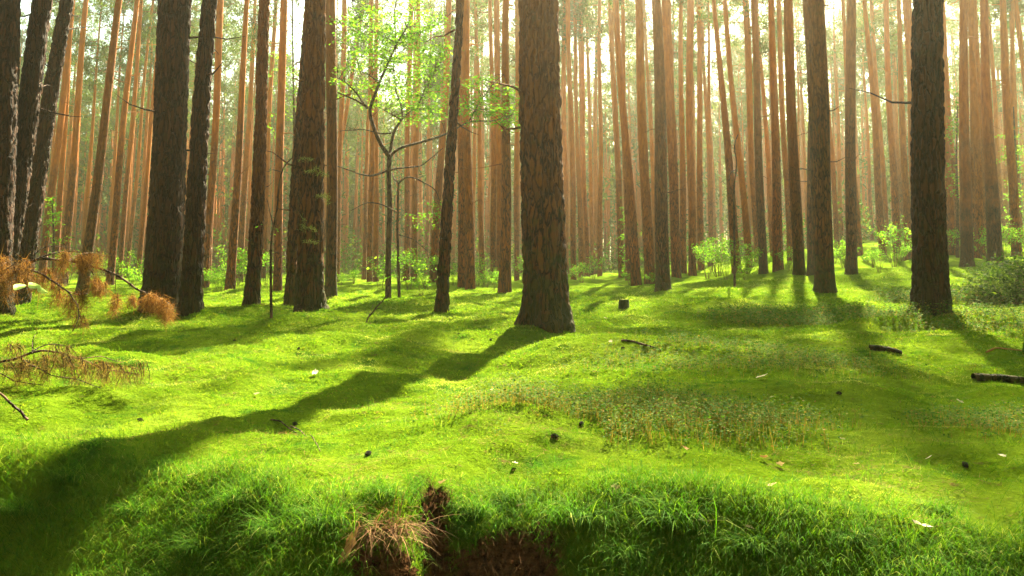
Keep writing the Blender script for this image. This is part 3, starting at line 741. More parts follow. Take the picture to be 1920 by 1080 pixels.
def sapling(name, label, pts, Y, r0, r1, branches=(), leaves=(), leafsize=0.06, cat='sapling', foot=True):
    P0 = at(*pts[0], Y)
    if foot: P0.z = gz(P0.x, Y)
    root = bpy.data.objects.new(name, None); COL.objects.link(root); root.location = P0; tag(root, label, cat)
    pxm = Y / F; path = [tuple(P0 - Vector((0, 0, .12)))] + [tuple(p) for p in px_path(pts[1:], Y)]
    P = resample(path, 26, 0.003); V, Q = tubes([(P, np.linspace(r0, r1, 26) * pxm)], 8)
    link('stem', rel_mesh('stem', V, [Q], M_twig, P0, smoothf=True), root)
    for bp, a, b in branches:
        Pb = resample(px_path(bp, Y, rng.uniform(-.4, .4)), 12, 0.003); V, Q = tubes([(Pb, np.linspace(a, b, 12) * pxm)], 6)
        link('branch', rel_mesh('branch', V, [Q], M_twig, P0, smoothf=True), root)
    C = []
    for cx, cyp, rx, ry, n in leaves:
        for _ in range(n):
            c = at(cx + rng.uniform(-1, 1) * rx, cyp + rng.uniform(-1, 1) * ry, Y + rng.normal(0, 0.25)); m = rng.integers(4, 12)
            C.append(np.array(c) + rng.normal(0, 1, (m, 3)) * np.array([0.09, 0.09, 0.03]))
    if C:
        C = np.concatenate(C); V, T = leaf_quads(C, leafsize, 0.7, rng, 0.1)
        link('foliage', rel_mesh('foliage', V, [T], M_leaf, P0, {'rnd': np.repeat(rng.uniform(0, 1, len(C)), 4)}), root)
    return root
sapling('sapling', 'slim dark sapling forking low beside the young branching tree', [(749, 557), (747, 500), (745, 430), (747, 343)], 16.8, 3.0, 2.0,
        [([(747, 343), (740, 337), (735, 325)], 2, 1), ([(747, 345), (756, 331), (777, 331), (790, 341), (812, 350), (822, 362), (824, 376)], 1.8, 0.8), ([(747, 400), (718, 383), (688, 378), (658, 395)], 1.5, 0.7), ([(747, 440), (775, 448), (800, 470)], 1.2, 0.6)],
        [(790, 500, 40, 30, 20), (800, 420, 30, 20, 22), (705, 500, 20, 25, 8), (815, 395, 14, 20, 8)])
sapling('sapling', 'thin bare crooked sapling standing before the shaded pines', [(509, 614), (508, 540), (507, 480), (508, 440), (519, 400), (522, 350), (526, 322), (538, 302), (548, 296)], 9.3, 3.0, 1.2,
        [([(512, 425), (505, 390), (500, 372)], 1.2, 0.6), ([(526, 322), (512, 318), (500, 322)], 1, 0.5)], [(505, 440, 8, 14, 2)], 0.04)
sapling('dead_stick', 'thin leafless stick leaning out of the moss behind the mounds', [(674, 619), (690, 596), (708, 574), (726, 553)], 9.2, 1.6, 1.2, [([(690, 596), (696, 584), (700, 570)], 0.8, .4), ([(704, 580), (716, 577)], .8, .4)], cat='stick')
sapling('dead_sapling', 'crooked dead sapling ahead of the bright shrubs in the glow', [(1377, 522), (1377, 440), (1376, 350), (1380, 318), (1384, 308), (1376, 285), (1377, 262), (1384, 252)], 22, 2.4, 1.0, [([(1380, 318), (1370, 322), (1366, 340)], 1, .5)], cat='dead sapling')
for lab, pts, Y, leaves in [
 ('slender leafy tree between straight grey-brown pine and furrowed pine', [(551, 545), (553, 400), (552, 250), (549, 100), (548, -30)], 30, [(545, 150, 35, 25, 40), (560, 110, 18, 40, 30), (515, 235, 15, 25, 16), (555, 200, 22, 40, 30), (520, 120, 20, 25, 18), (560, 80, 15, 20, 14)]),
 ('bright leafy tree glowing just beyond the blackish pine', [(1795, 478), (1796, 400), (1793, 300), (1795, 200)], 33, [(1790, 300, 16, 70, 90), (1795, 230, 14, 30, 30), (1800, 180, 18, 30, 26)]),
 ('bright green leafy tree at the edge of the frame past the round bushes', [(1910, 476), (1908, 400), (1905, 300), (1900, 200)], 36, [(1905, 350, 20, 80, 100), (1890, 280, 18, 30, 30), (1905, 260, 20, 30, 20)]),
 ('low leafy tree behind the tilted pines near the bough', [(100, 520), (101, 450), (98, 380)], 26, [(100, 408, 14, 12, 24), (105, 440, 18, 20, 14), (93, 380, 10, 12, 10)]),
 ('small leafy tree past the thick pine towards the glow', [(1186, 525), (1176, 470), (1173, 420), (1174, 380)], 32, [(1172, 430, 8, 60, 40), (1178, 480, 10, 30, 20)]),
]:
    sapling('young_broadleaf_tree', lab, pts, Y, 3.2, 1.2, (), leaves, 0.085, cat='broadleaf tree')

# understory shrubs
def shrub_mesh(seed, h=1.2, r=0.7, n=64, leaf=0.075, mat=None, roundb=False):
    rs = np.random.default_rng(seed); paths = []; C = []
    for _ in range(14):
        a = rs.uniform(0, 6.283); rr = r * rs.uniform(0.2, 1); hh = h * rs.uniform(0.5, 1)
        paths.append(([(0.05 * math.cos(a), 0.05 * math.sin(a), -0.08), (rr * .4 * math.cos(a), rr * .4 * math.sin(a), hh * .5), (rr * math.cos(a), rr * math.sin(a), hh)], [0.008, 0.006, 0.002]))
    for _ in range(n):
        if roundb:
            v = rs.normal(0, 1, 3); v /= np.linalg.norm(v); q = rs.uniform(0.55, 1.0)
            c = np.array([v[0] * r * q, v[1] * r * q, h * 0.5 + v[2] * h * 0.5 * q])
        else:
            p = paths[rs.integers(0, 14)][0]; t = rs.uniform(0.4, 1.1); c = np.array(p[1]) * (1 - t) + np.array(p[2]) * t
        C.append(c + rs.normal(0, 1, (rs.integers(6, 14), 3)) * np.array([0.09, 0.09, 0.05]))
    C = np.concatenate(C); V1, Q1 = tubes(paths, 4); V2, T2 = leaf_quads(C, leaf, 0.6, rs, 0.1)
    rnd = np.concatenate([np.zeros(len(V1)), np.repeat(rs.uniform(0, 1, len(C)), 4)])
    stem = mesh_np('stem', V1, [Q1], M_twig); fol = mesh_np('foliage', V2, [T2], mat or M_leaf, {'rnd': np.repeat(rs.uniform(0, 1, len(C)), 4)})
    return stem, fol
SH = [shrub_mesh(60 + s, h=1.1 + 0.25 * s, r=0.6 + 0.12 * s) for s in range(4)]
def shrub(px, Y, size, label, group=None, ms=None, zz=0.0, name='understory_shrub'):
    x = (px - 960) / F * Y; root = bpy.data.objects.new(name, None); COL.objects.link(root)
    root.location = (x, Y, gz(x, Y) - 0.03 + zz); root.scale = (size,) * 3; root.rotation_euler.z = random.uniform(0, 6.28)
    st, fo = ms or SH[random.randrange(4)]
    link('stem', st, root); link('foliage', fo, root); tag(root, label, 'shrub', group); return root
def shrub_label(px):
    sn = sector(px); scount[sn] = scount.get(sn, 0) + 1
    return f'loose green shrub low among far trunks, {ordinal(scount[sn])} past the {sn}'
scount = {}
shr = [(390, 24, 1.0), (400, 30, 1.3), (445, 28, 1.5), (460, 34, 1.7), (500, 30, 1.3), (415, 22, 0.8), (350, 30, 1.0), (250, 24, 1.1), (270, 30, 1.3), (215, 28, 1.0), (130, 26, 1.2), (60, 24, 1.0), (180, 33, 1.3),
       (640, 28, 0.8), (665, 30, .9), (715, 24, 1.1), (770, 22, 1.1), (800, 24, 1.1), (790, 19, .6), (910, 26, 1.0), (925, 22, .6), (895, 30, 1.1), (1090, 30, 0.9), (1110, 33, 1.1), (1060, 28, .6), (1180, 27, 0.7),
       (1325, 27, 1.2), (1345, 30, 1.5), (1360, 25, .9), (1400, 28, 1.2), (1425, 30, 1.2), (1395, 24, .7), (1480, 28, 1.0), (1335, 34, 1.7), (1580, 27, 1.1), (1635, 28, 1.1), (1645, 24, .7), (1675, 27, 1.5), (1690, 29, 1.2), (1560, 32, 1.3), (1850, 29, 1.3), (1880, 30, 1.3), (1905, 28, 1.2), (1800, 32, 1.2), (1730, 33, 1.0), (1220, 24, .5), (300, 36, 1.6), (560, 33, 1.1), (750, 30, 1.3), (850, 30, 1.0), (980, 33, 1.3), (1240, 34, 1.2)]
for px, Y, s in sorted(shr):
    shrub(px, Y + 1, s * 0.66, shrub_label(px), 'shrubs among the far trunks')
M_bushpale = leafy('pale_bush_leaves', [(0, (0.09, 0.11, 0.03)), (0.6, (0.16, 0.19, 0.05)), (1, (0.26, 0.28, 0.09))], 0.4)
rb1 = shrub_mesh(90, h=0.62, r=0.30, n=170, leaf=0.03, mat=M_bushpale, roundb=True)
rb2 = shrub_mesh(91, h=0.70, r=0.62, n=300, leaf=0.04, mat=M_bush, roundb=True)
shrub(1842, 15.5, 1.0, 'small round pale bush just past the blackish pine', ms=rb1, name='round_bush')
shrub(1888, 15.0, 1.3, 'broad dark round bush next to the pale one', ms=rb2, name='round_bush')
shrub(1945, 14.5, 1.5, 'second dark round bush running out of the frame', ms=rb2, name='round_bush')
shrub(1905, 17.5, 1.0, 'pale olive bush behind the broad dark round bush', ms=rb1, name='round_bush')

# ------------------------------------------------------------------ dead boughs
def needles_hang(paths_pts, n_per, L, rs, gravity=0.8):
    """needle tufts hanging from points along twigs"""
    C = np.array(paths_pts); m = len(C)
    c = np.repeat(C, n_per, 0) + rs.normal(0, 0.014, (m * n_per, 3))
    d = rs.normal(0, 0.7, (m * n_per, 3)); d[:, 2] -= gravity; d /= np.linalg.norm(d, axis=1)[:, None]
    s = np.cross(d, rs.normal(0, 1, d.shape)); s /= np.linalg.norm(s, axis=1)[:, None]
    l = L * rs.uniform(0.6, 1.3, (len(d), 1)); wd = 0.0022
    V = np.stack([c - s * wd / 2, c + s * wd / 2, c + d * l], 1).reshape(-1, 3)
    return V, np.arange(len(V)).reshape(-1, 3)

def bough(name, label, mains, tufts, Y, wbase, needle_mat, nper, NL, foot, seed):
    rs = np.random.default_rng(seed)
    o0 = at(*mains[0][0][0], Y); root = bpy.data.objects.new(name, None); COL.objects.link(root)
    root.location = o0; tag(root, label, 'dead branch'); pxm = Y / F
    for pts, a, b, dy in mains:
        n = max(8, len(pts) * 4); P = resample(px_path(pts, Y, dy), n, 0.003)
        V, Q = tubes([(P, np.linspace(a, b, n) * pxm)], 8)
        link('stem' if pts is mains[0][0] else 'twig', rel_mesh('stem', V, [Q], M_twig, o0, smoothf=True), root)
    for cx, cyt, cyb, wx, dn in tufts:
        pts = []; tw = []
        k = max(3, int(abs(wx) / 3))
        for q in range(k):
            x0 = cx + rs.uniform(-wx, wx) * 0.6; Yq = Y + rs.normal(0, 0.06)
            p0 = at(x0, cyt, Yq); p1 = at(x0 + rs.uniform(-.5, .5) * wx, cyt + (cyb - cyt) * 0.75 * rs.uniform(0.6, 1), Yq + rs.normal(0, .03))
            tw.append(([p0, (p0 + p1) / 2 + Vector((0.01, 0, 0)), p1], [0.0028, 0.002, 0.001]))
            for f in np.linspace(0, 1, int(6 * dn) + 2): pts.append(np.array(p0.lerp(p1, f)))
        V1, Q1 = tubes(tw, 4); V2, T2 = needles_hang(pts, nper, NL, rs)
        rnd = np.concatenate([np.zeros(len(V1)), np.repeat(rs.uniform(0, 1, len(T2)), 3)])
        link('needle_tuft', rel_mesh('tuft', np.concatenate([V1, V2]), [Q1, T2 + len(V1)], [M_twig, needle_mat], o0, {'rnd': rnd},
             matidx=np.concatenate([np.zeros(len(Q1)), np.ones(len(T2))])), root)
    return root
bough('dead_pine_branch', 'fallen pine bough with drooping rust-brown needles arching over the moss',
  [([(-190, 640), (-110, 585), (-40, 545), (0, 526), (20, 514), (42, 500), (62, 487), (80, 484), (105, 488), (130, 489), (165, 497), (188, 505), (216, 514), (240, 530), (262, 546), (285, 553), (305, 561), (320, 574)], 4.2, 1.6, 0.2),
   ([(70, 485), (92, 477), (110, 473), (135, 471), (152, 473)], 1.6, .7, 0.2), ([(30, 508), (55, 494), (72, 468), (90, 461), (115, 462), (140, 465)], 1.2, .5, .3),
   ([(50, 504), (75, 512), (98, 527), (112, 536), (132, 551), (147, 575), (149, 598), (135, 622)], 2.0, .8, -.3), ([(128, 490), (140, 480), (160, 474), (184, 474)], 1.2, .5, .3),
   ([(158, 494), (168, 503), (176, 516)], 1.5, .8, 0), ([(0, 500), (10, 492), (30, 487), (60, 490)], 1.2, .6, .2), ([(0, 512), (25, 497), (45, 478)], 1, .5, -.2), ([(218, 512), (216, 535), (216, 552)], .8, .5, .1), ([(112, 536), (130, 548), (150, 552), (165, 551)], 1.2, .6, .3)],
  [(5, 480, 560, 14, 1.4), (20, 500, 590, 12, 1.2), (45, 490, 540, 16, 1.0), (62, 515, 565, 12, 1), (92, 505, 560, 18, 1.0), (125, 475, 520, 18, 1.3), (160, 478, 515, 20, 1.6), (182, 478, 512, 12, 1.3), (110, 530, 585, 16, 1.2), (135, 555, 610, 16, 1.3), (155, 548, 592, 14, 1.2),
   (175, 522, 560, 18, 1.6), (192, 530, 560, 10, 1.4), (216, 552, 600, 9, 2.0), (249, 555, 575, 6, 1.4), (285, 553, 585, 16, 2.0), (305, 562, 600, 14, 2.2), (316, 575, 615, 9, 2.4), (150, 590, 620, 14, .8)],
  5.8, 4, M_rust, 11, 0.085, None, 3)
bough('dead_pine_branch', 'greyish dead bough with sparse brown needles lying low over sunlit moss',
  [([(-120, 700), (-50, 690), (0, 679), (30, 674), (55, 662), (80, 656), (115, 662), (150, 672), (190, 690), (230, 698), (262, 702)], 3.4, 1.0, .2), ([(55, 662), (75, 650), (100, 645), (140, 652)], 1.4, .5, .2),
   ([(40, 672), (70, 690), (100, 705), (150, 712), (190, 728)], 1.4, .5, -.2), ([(60, 662), (60, 640), (70, 622)], 1, .5, .1), ([(0, 700), (30, 716), (80, 722)], 1.2, .6, 0), ([(115, 662), (140, 690), (150, 715)], 1, .5, .1), ([(150, 672), (190, 668), (230, 680)], 1, .5, .2)],
  [(20, 680, 735, 34, .8), (60, 675, 735, 36, .9), (100, 665, 735, 38, .9), (140, 668, 735, 38, .9), (175, 678, 735, 36, .9), (210, 682, 730, 32, .8), (240, 690, 735, 26, .7), (268, 680, 735, 16, .5), (25, 645, 690, 26, .6), (115, 650, 700, 36, .6)],
  4.6, 4, M_dull, 7, 0.05, None, 4)
bough('dead_stick', 'thin dark twig stuck in moss under the greyish dead bough', [([(52, 787), (38, 772), (20, 756), (0, 738), (-30, 705)], 2.6, 1.6, 0), ([(20, 756), (28, 768), (24, 772)], 1, .6, 0)], [], 3.3, 3, M_rust, 8, .03, None, 5)

# twigs with pale lichen on the furrowed pine
fi = [i for i, t in enumerate(TR) if t[6] == 'furrowed pine'][0]; froot = TR[fi][8]; FY = DEPTH[fi] - 0.27
for (pts) in [[(592, 305), (580, 296), (562, 300)], [(600, 310), (590, 320), (575, 322)], [(586, 368), (602, 366), (612, 372)], [(598, 440), (586, 426), (570, 428)], [(604, 452), (590, 454), (572, 452)], [(600, 372), (612, 362), (616, 380)], [(560, 400), (572, 412), (566, 430)], [(590, 330), (604, 322), (612, 330)]]:
    P = resample(px_path(pts, FY, -0.12), 8, 0.002); V1, Q1 = tubes([(P, np.linspace(0.006, 0.002, 8))], 5)
    V2, T2 = tri_tufts(P[2:], 0.05, 0.006, 12, 0.014)
    rnd = np.concatenate([np.zeros(len(V1)), np.repeat(rng.uniform(0.6, 1, len(T2)), 3)])
    link('lichen_twig', rel_mesh('lichen_twig', np.concatenate([V1, V2]), [Q1, T2 + len(V1)], [M_twig, M_bushpale], froot.location, {'rnd': rnd}, matidx=np.concatenate([np.zeros(len(Q1)), np.ones(len(T2))])), froot)

# ------------------------------------------------------------------ small things on the floor
def stump():
    h = hit(1170, 577); r = 9.0 / F * h.y
    V, Q = trunk_mesh('stump', r, r * 0.95, 0.2, 0.13, (0, 0), M_stump, 28, 0.02, 1, 0.15, 0.004, 3.3)
    root = bpy.data.objects.new('tree_stump', None); COL.objects.link(root); root.location = h; tag(root, 'small mossy cut stump in the bright moss past the thick central pine', 'stump')
    link('stump_side', mesh_np('stump', V, [Q], M_stump, smoothf=True), root)
    th = np.linspace(0, 6.283, 28, endpoint=False); W = np.stack([np.cos(th) * r * 0.96, np.sin(th) * r * 0.96, np.full(28, 0.128)], 1); W = np.concatenate([W, [[0, 0, 0.134]]])
    link('cut_face', mesh_np('cut', W, [np.stack([np.arange(28), (np.arange(28) + 1) % 28, np.full(28, 28)], 1)], M_moss, {'rnd': np.full(29, 0.6)}), root)
stump()

def fallen_leaf_mesh(seed):
    rs = np.random.default_rng(seed); n = 14; th = np.linspace(0, 6.283, n, endpoint=False)
    r = 0.5 * (1 + 0.22 * np.cos(th * 5 + seed)) * (1 + 0.12 * rs.normal(0, 1, n)); X = np.cos(th) * r; Yv = np.sin(th) * r * 0.62
    Z = 0.25 * X ** 2 + 0.2 * rs.normal(0, 0.3, n) * 0.5 + 0.05
    V = np.concatenate([np.stack([X, Yv, Z], 1), [[0, 0, 0.0]]])
    T = np.stack([np.arange(n), (np.arange(n) + 1) % n, np.full(n, n)], 1)
    return mesh_np('fallen_leaf', V, [T], M_litter, {'rnd': np.full(n + 1, [0.05, .35, .7, .5, .8, .75, .3][seed])})
LM = [fallen_leaf_mesh(s) for s in range(7)]
leafspots = [(1430, 712, .075, 'large pale dead leaf lying in shade ahead of the double-footed pine', 5), (1432, 866, .035, 'small rust leaf, first of the pair on the moss', 0), (1462, 878, .035, 'narrow beige leaf beside the rust leaf', 1),
  (1578, 831, .03, 'pale curled leaf in the thick pine shadow', 2), (1605, 878, .028, 'round buff leaf near the end of the shadow', 3), (965, 879, .03, 'pale leaf standing on moss above the bank', 4), (975, 960, .03, 'buff leaf caught in grass near the bank', 5), (830, 915, .035, 'tan leaf next to the dark gully', 6),
  (1155, 925, .03, 'beige leaf in the dry needles', 1), (1325, 990, .05, 'pale crumpled leaf near the big tussock', 2), (1405, 1000, .04, 'buff leaf beside the big tussock', 3), (1880, 862, .028, 'pale leaf in sunlit moss near the frame edge', 4), (1742, 868, .03, 'tan leaf at the edge of the shadow', 5), (1448, 920, .03, 'small whitish leaf above the dry needles', 6),
  (590, 705, .06, 'whitish leaf in shade under the long trunk shadow', 4), (480, 745, .04, 'pale leaf in the sunlit strip', 5), (925, 735, .04, 'light leaf amid bilberry sprigs', 2), (1135, 600, .06, 'pale leaf beside the small stump', 5), (1145, 645, .05, 'light leaf in bright moss', 3), (600, 985, .028, 'yellowish bit of leaf in the dark grass', 5), (355, 900, .02, 'small buff leaf on the dark bank', 6), (735, 990, .03, 'brown leaf over the soil', 0),
  (1800, 760, .04, 'pale leaf near the dark hollow', 2), (1730, 1000, .05, 'pale leaf in the deep green bank', 4), (1600, 1010, .03, 'tan leaf low in the grass', 1), (1285, 850, .03, 'rust leaf among bilberry', 0)]
for px, py, s, lab, k in leafspots:
    h = hit(px, py)
    if h is None: continue
    o = link('fallen_leaf', LM[k]); o.location = h + Vector((0, 0, 0.012 + s * 0.1)); o.scale = (s, s, s)
    o.rotation_euler = (random.uniform(0.1, 0.7), random.uniform(-.4, .4), random.uniform(0, 6.28)); tag(o, lab, 'leaf', 'dead leaves scattered on the moss')
# long brown leaf at the bottom
h = hit(655, 1050)
o = link('fallen_leaf', LM[0]); o.location = h + Vector((0, 0, 0.03)); o.scale = (0.10, 0.045, 0.06); o.rotation_euler = (0.5, -0.9, 1.0); tag(o, 'long curled brown leaf propped beside the rusty dry tuft', 'leaf', 'dead leaves scattered on the moss')

def log(label, p0, p1, r, mat=M_bark, name='fallen_branch'):
    a = hit(*p0); b = hit(*p1); a.z += r * 0.3; b.z += r * 0.3
    P = resample([a, a.lerp(b, 0.33) + Vector((0, 0.02, 0.01)), a.lerp(b, 0.7) + Vector((0.01, -0.03, 0.008)), b], 20, r * 0.1)
    for i in range(20): P[i, 2] = max(P[i, 2], gz(P[i, 0], P[i, 1]) + r * 0.3)
    V, Q = tubes([(P, r * np.linspace(1, 0.6, 20))], 9); o = link(name, mesh_np('log', V - np.array(a), [Q], mat, smoothf=True)); o.location = a
    tag(o, label, 'branch'); return o
log('slim dark stick lying in bright moss past the thick central pine', (1165, 640), (1240, 658), 0.010, M_twig)
log('dark log shape added for shade under the moss lip, running out of the frame', (1826, 712), (1960, 722), 0.036, M_bark)  # dark log shape stands in for a shaded hollow under the moss lip
log('pale thin stick in the sun near the frame edge', (1850, 663), (1925, 660), 0.010, M_litter)
log('dark stub of branch in the fan of shadows', (1630, 655), (1690, 664), 0.03, M_barkdark)
log('thin curved twig on the bright moss in the centre', (508, 790), (556, 815), 0.004, M_twig)
log('hair-thin twig next to the curved one', (545, 800), (600, 848), 0.003, M_twig)

# pale green leaning post cut by the frame
a = hit(1922, 668); b = a + Vector((0.16, 0.05, 0.62))
V, Q = tubes([(resample([a - Vector((0, 0, .05)), a.lerp(b, .5) + Vector((0.005, 0, 0)), b], 12, 0.002), np.linspace(0.032, 0.026, 12))], 12)
o = link('mossy_broken_stem', mesh_np('stem', V - np.array(a), [Q], M_moss, {'rnd': np.full(len(V), .5)}, smoothf=True)); o.location = a
tag(o, 'mossy broken stem leaning out of frame beside the dark undergrowth', 'broken stem')

# grass tussocks along the bank: each one a thing
def tussock_mesh(seed, n=300, L=0.17, rad=0.05, mat=None, down=0.0):
    """a tuft whose blades rise, bend over and fall towards -y (downhill)"""
    rs = np.random.default_rng(seed); a = rs.normal(-1.57, 1.15, n); ln = rs.uniform(0.1, 1.0, n) ** 1.3; L_ = L * rs.uniform(0.25, 1.25, n)
    P = np.stack([rs.normal(0, rad, n), rs.normal(0, rad * 0.6, n), np.zeros(n)], 1)
    H = np.stack([np.cos(a), np.sin(a), np.zeros(n)], 1); b = a + 1.57 + rs.normal(0, 0.6, n); Sx = np.stack([np.cos(b), np.sin(b), np.zeros(n)], 1)
    pts = [P]; z = np.array([0, 0, 1.0]); d = H * ln[:, None] * 0.8 + z * (1 - down) + rs.normal(0, 0.12, (n, 3)); g = rs.uniform(0.3, 1.1, (n, 1))
    for k in range(4):
        d = d / np.linalg.norm(d, axis=1)[:, None]; pts.append(pts[-1] + d * L_[:, None] / 4); d = d + H * 0.25 - z * 0.62 * g + rs.normal(0, 0.08, (n, 3))
    wv = [0.0009, 0.0011, 0.0010, 0.0006]; vs = []
    for k in range(4): vs += [pts[k] - Sx * wv[k], pts[k] + Sx * wv[k]]
    vs.append(pts[4]); V = np.stack(vs, 1).reshape(-1, 3); k = np.arange(n)[:, None] * 9; Fq = []
    for j in range(3): Fq.append(np.concatenate([k + 2 * j, k + 2 * j + 1, k + 2 * j + 3, k + 2 * j + 2], 1))
    Ft = np.concatenate([k + 6, k + 7, k + 8], 1)
    return mesh_np('tussock', V, [np.concatenate(Fq), Ft], mat or M_grass, {'rnd': np.repeat(rs.uniform(0, 1, n), 9)})
TM = [tussock_mesh(s) for s in range(4)]
tuss = [(1270, 985, 1.35, 'largest drooping tussock, yellow-green, below the crumpled leaf'), (1080, 975, 1.1, 'drooping tussock between the soil hollow and the largest one'), (960, 940, 1.0, 'fine-bladed tussock hanging over the soil hollow'), (890, 965, .8, 'small tussock just past the dark gully'), (620, 985, 1.0, 'tussock above the rusty dry tuft'), (520, 1000, .9, 'dark tussock two along from the rusty tuft'),
        (380, 1030, .8, 'dim tussock in the shaded bank bottom'), (250, 960, .8, 'shaded tussock high on the dark bank'), (130, 900, .8, 'long-bladed tussock in the darkest bank'), (40, 960, .9, 'tussock at the dark frame edge'), (1420, 1030, .9, 'bushy tussock past the largest one'), (1600, 1010, .7, 'soft tussock in the deep green bank'), (1760, 960, .7, 'thin tussock under the shadow end'), (720, 930, .8, 'tussock on the lip before the gully'), (1180, 1050, .9, 'low tussock at the very bottom under the moss lip'),
        (60, 590, .9, 'thin pale tussock under the rust-needled bough'), (300, 870, .6, 'wispy tussock in half shade on the bank'), (450, 940, .7, 'wispy tussock at the shadow edge of the bank')]
for i, (px, py, s, lab) in enumerate(tuss):
    h = hit(px, py)
    if h is None: continue
    o = link('grass_tussock', TM[i % 4]); o.location = h - Vector((0, 0, 0.01)); o.scale = (s * .8, s * .8, s * 0.75)
    o.rotation_euler = (0, 0, random.uniform(-0.5, 0.5)); tag(o, lab, 'grass tussock', 'grass tussocks on the bank')
dt = tussock_mesh(50, 380, 0.16, 0.04, M_dry, 0.8); h = hit(722, 1000)
o = link('dry_grass_tuft', dt); o.location = h; tag(o, 'rusty dry grass tuft hanging over the bare soil', 'dry tuft')

# crumbs of soil and roots in the broken bank
def crumbs():
    pts = []
    while len(pts) < 900:
        px = random.uniform(640, 1040); py = random.uniform(900, 1085); h = hit(px, py)
        if h and soil_mask(np.array([h.x]), np.array([h.y]))[0] > 0.4: pts.append(h)
    base = np.array([(1, 0, 0), (-1, 0, 0), (0, 1, 0), (0, -1, 0), (0, 0, 1), (0, 0, -1)], float); f = np.array([(0, 2, 4), (2, 1, 4), (1, 3, 4), (3, 0, 4), (2, 0, 5), (1, 2, 5), (3, 1, 5), (0, 3, 5)])
    V = []; T = []
    for i, p in enumerate(pts):
        r = 0.003 + 0.013 * random.random() ** 3; V.append(np.array(p) + base * r * rng.uniform(0.6, 1.4, (6, 3))); T.append(f + 6 * i)
    V = np.concatenate(V); tag(link('soil_crumbs', mesh_np('crumbs', V, [np.concatenate(T)], M_ground, {'soil': np.ones(len(V))})), 'crumbly reddish soil and clods in the broken bank', 'soil', kind='stuff')
    r = []
    for p in random.sample(pts, 70):
        L = random.uniform(0.03, 0.12); q = np.array(p) + (0, -0.01, 0.02); dx = random.uniform(-.6, .6)
        r.append(([q, q + np.array([dx * L * .4, -.3 * L, -.2 * L]), q + np.array([dx * L, -.4 * L, -.8 * L])], [0.0014, 0.0011, 0.0005]))
    V, Q = tubes(r, 4); tag(link('roots', mesh_np('roots', V, [Q], M_dry, {'rnd': np.full(len(V), .3)})), 'fine bare roots trailing over the broken soil', 'roots', kind='stuff')
crumbs()

def cone_mesh():
    V = []; T = []; n = 0
    for k in range(64):
        f = k / 64; a = k * 2.4; r = 0.5 * math.sin(math.pi * min(1, 0.12 + f * 0.86)) ; z = f * 1.4 - .7
        c = np.array([math.cos(a), math.sin(a), 0]); t = np.array([-math.sin(a), math.cos(a), 0])
        V += [c * r * .5 + t * .13 + [0, 0, z], c * r * .5 - t * .13 + [0, 0, z], c * r * 1.05 + [0, 0, z + .22], c * r * .9 + [0, 0, z - .1]]
        T += [(n, n + 1, n + 2), (n, n + 3, n + 1), (n, n + 2, n + 3), (n + 1, n + 3, n + 2)]; n += 4
    return mesh_np('cone', np.array(V), [np.array(T)], M_barkdark)
CM = cone_mesh()
for px, py, lab in [(1168, 655, 'dark pine cone in bright moss below the stump'), (1040, 822, 'pine cone lying above the dry needles'), (553, 800, 'pine cone beside the curved twig'), (263, 790, 'pine cone on the long shadow near the low bough'), (1573, 742, 'pine cone near the bilberry sprigs in sun'), (1810, 875, 'pine cone on the moss past the shadow end'),
        (860, 628, 'pine cone by the leaning mossy pine'), (920, 640, 'pine cone in the shadow of the central pine'), (690, 855, 'pine cone in the sunlit moss of the bank'), (440, 640, 'pine cone in shade before the massive brown pine'), (560, 655, 'pine cone past the mound of the furrowed pine'), (1320, 745, 'pine cone among the brownish sprigs'), (1090, 800, 'pine cone at the lower edge of the brownish sprigs'), (245, 600, 'black cone below the tip of the rust bough')]:
    h = hit(px, py); o = link('pine_cone', CM); o.location = h + Vector((0, 0, .006)); o.scale = (0.021,) * 3; o.rotation_euler = (random.uniform(1, 2), random.uniform(0, 1), random.uniform(0, 6)); tag(o, lab, 'pine cone', 'pine cones on the moss')

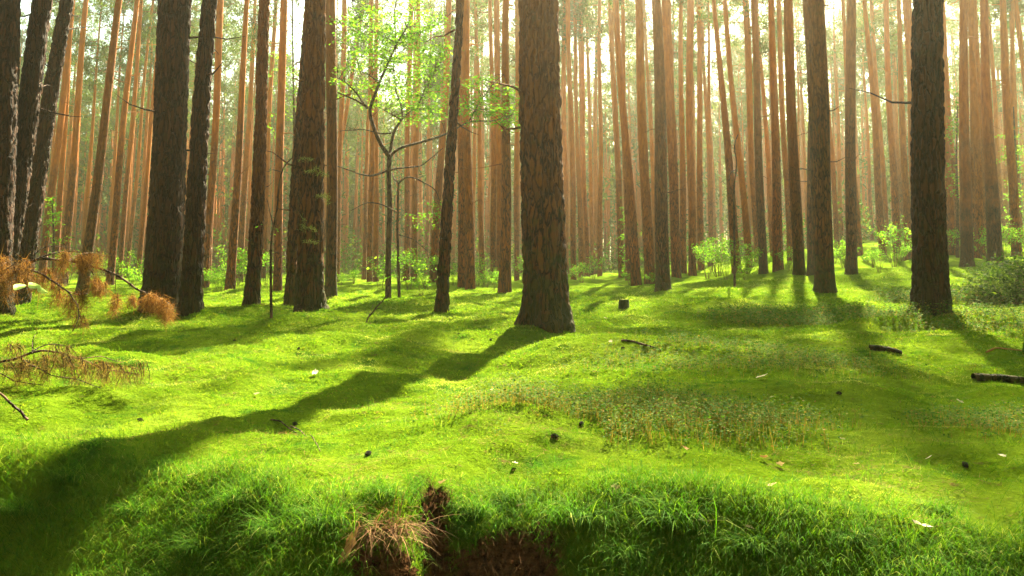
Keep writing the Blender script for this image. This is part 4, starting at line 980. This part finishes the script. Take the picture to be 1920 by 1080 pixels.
# seedling with three pale leaves beside the rust bough
a = at(68, 600, 5.5); a.z = gz(a.x, 5.5)
root = bpy.data.objects.new('seedling', None); COL.objects.link(root); root.location = a; tag(root, 'seedling with three pale leaves under the rust-needled bough', 'seedling')
V, Q = tubes([(resample([a] + px_path([(60, 575), (58, 562), (62, 545), (68, 538)], 5.5), 12), np.linspace(.003, .002, 12))], 5); link('stem', rel_mesh('stem', V, [Q], M_leaf, a, {'rnd': np.full(len(V), .9)}), root)
M_pale = leafy('pale_leaf', [(0, (0.35, 0.5, 0.25)), (1, (0.6, 0.7, 0.5))], 0.4)
for (px, py, ang, s) in [(34, 538, 0.2, .045), (62, 535, -0.2, .045), (78, 543, -0.6, .04)]:
    c = at(px, py, 5.5); th = np.linspace(0, 6.283, 12, endpoint=False)
    X = np.cos(th) * s; Z = np.sin(th) * s * 0.45
    V = np.stack([X * math.cos(ang) - Z * math.sin(ang), 0.02 * np.cos(th * 2), X * math.sin(ang) + Z * math.cos(ang)], 1); V = np.concatenate([V, [[0, 0, 0]]]) + np.array(c)
    link('leaf', rel_mesh('leaf', V, [np.stack([np.arange(12), (np.arange(12) + 1) % 12, np.full(12, 12)], 1)], M_pale, a, {'rnd': np.full(13, .6)}), root)

# ------------------------------------------------------------------ haze
def haze(dens):
    m, nt, out = newmat('haze'); v = nt.nodes.new('ShaderNodeVolumePrincipled')
    v.inputs['Color'].default_value = (1.0, 0.92, 0.72, 1); v.inputs['Density'].default_value = dens; v.inputs['Anisotropy'].default_value = 0.85
    nt.links.new(v.outputs[0], out.inputs['Volume'])
    x0, x1, y0, y1, z0, z1 = -335, 335, -335, 355, -6, 30
    V = [(x, y, z) for x in (x0, x1) for y in (y0, y1) for z in (z0, z1)]
    Fq = [(0, 1, 3, 2), (4, 6, 7, 5), (0, 4, 5, 1), (2, 3, 7, 6), (0, 2, 6, 4), (1, 5, 7, 3)]
    o = link('haze', mesh_np('haze', V, [np.array(Fq)], m)); tag(o, 'pale sunlit haze hanging in the air between the trunks', 'haze', kind='stuff')
haze(0.0013)
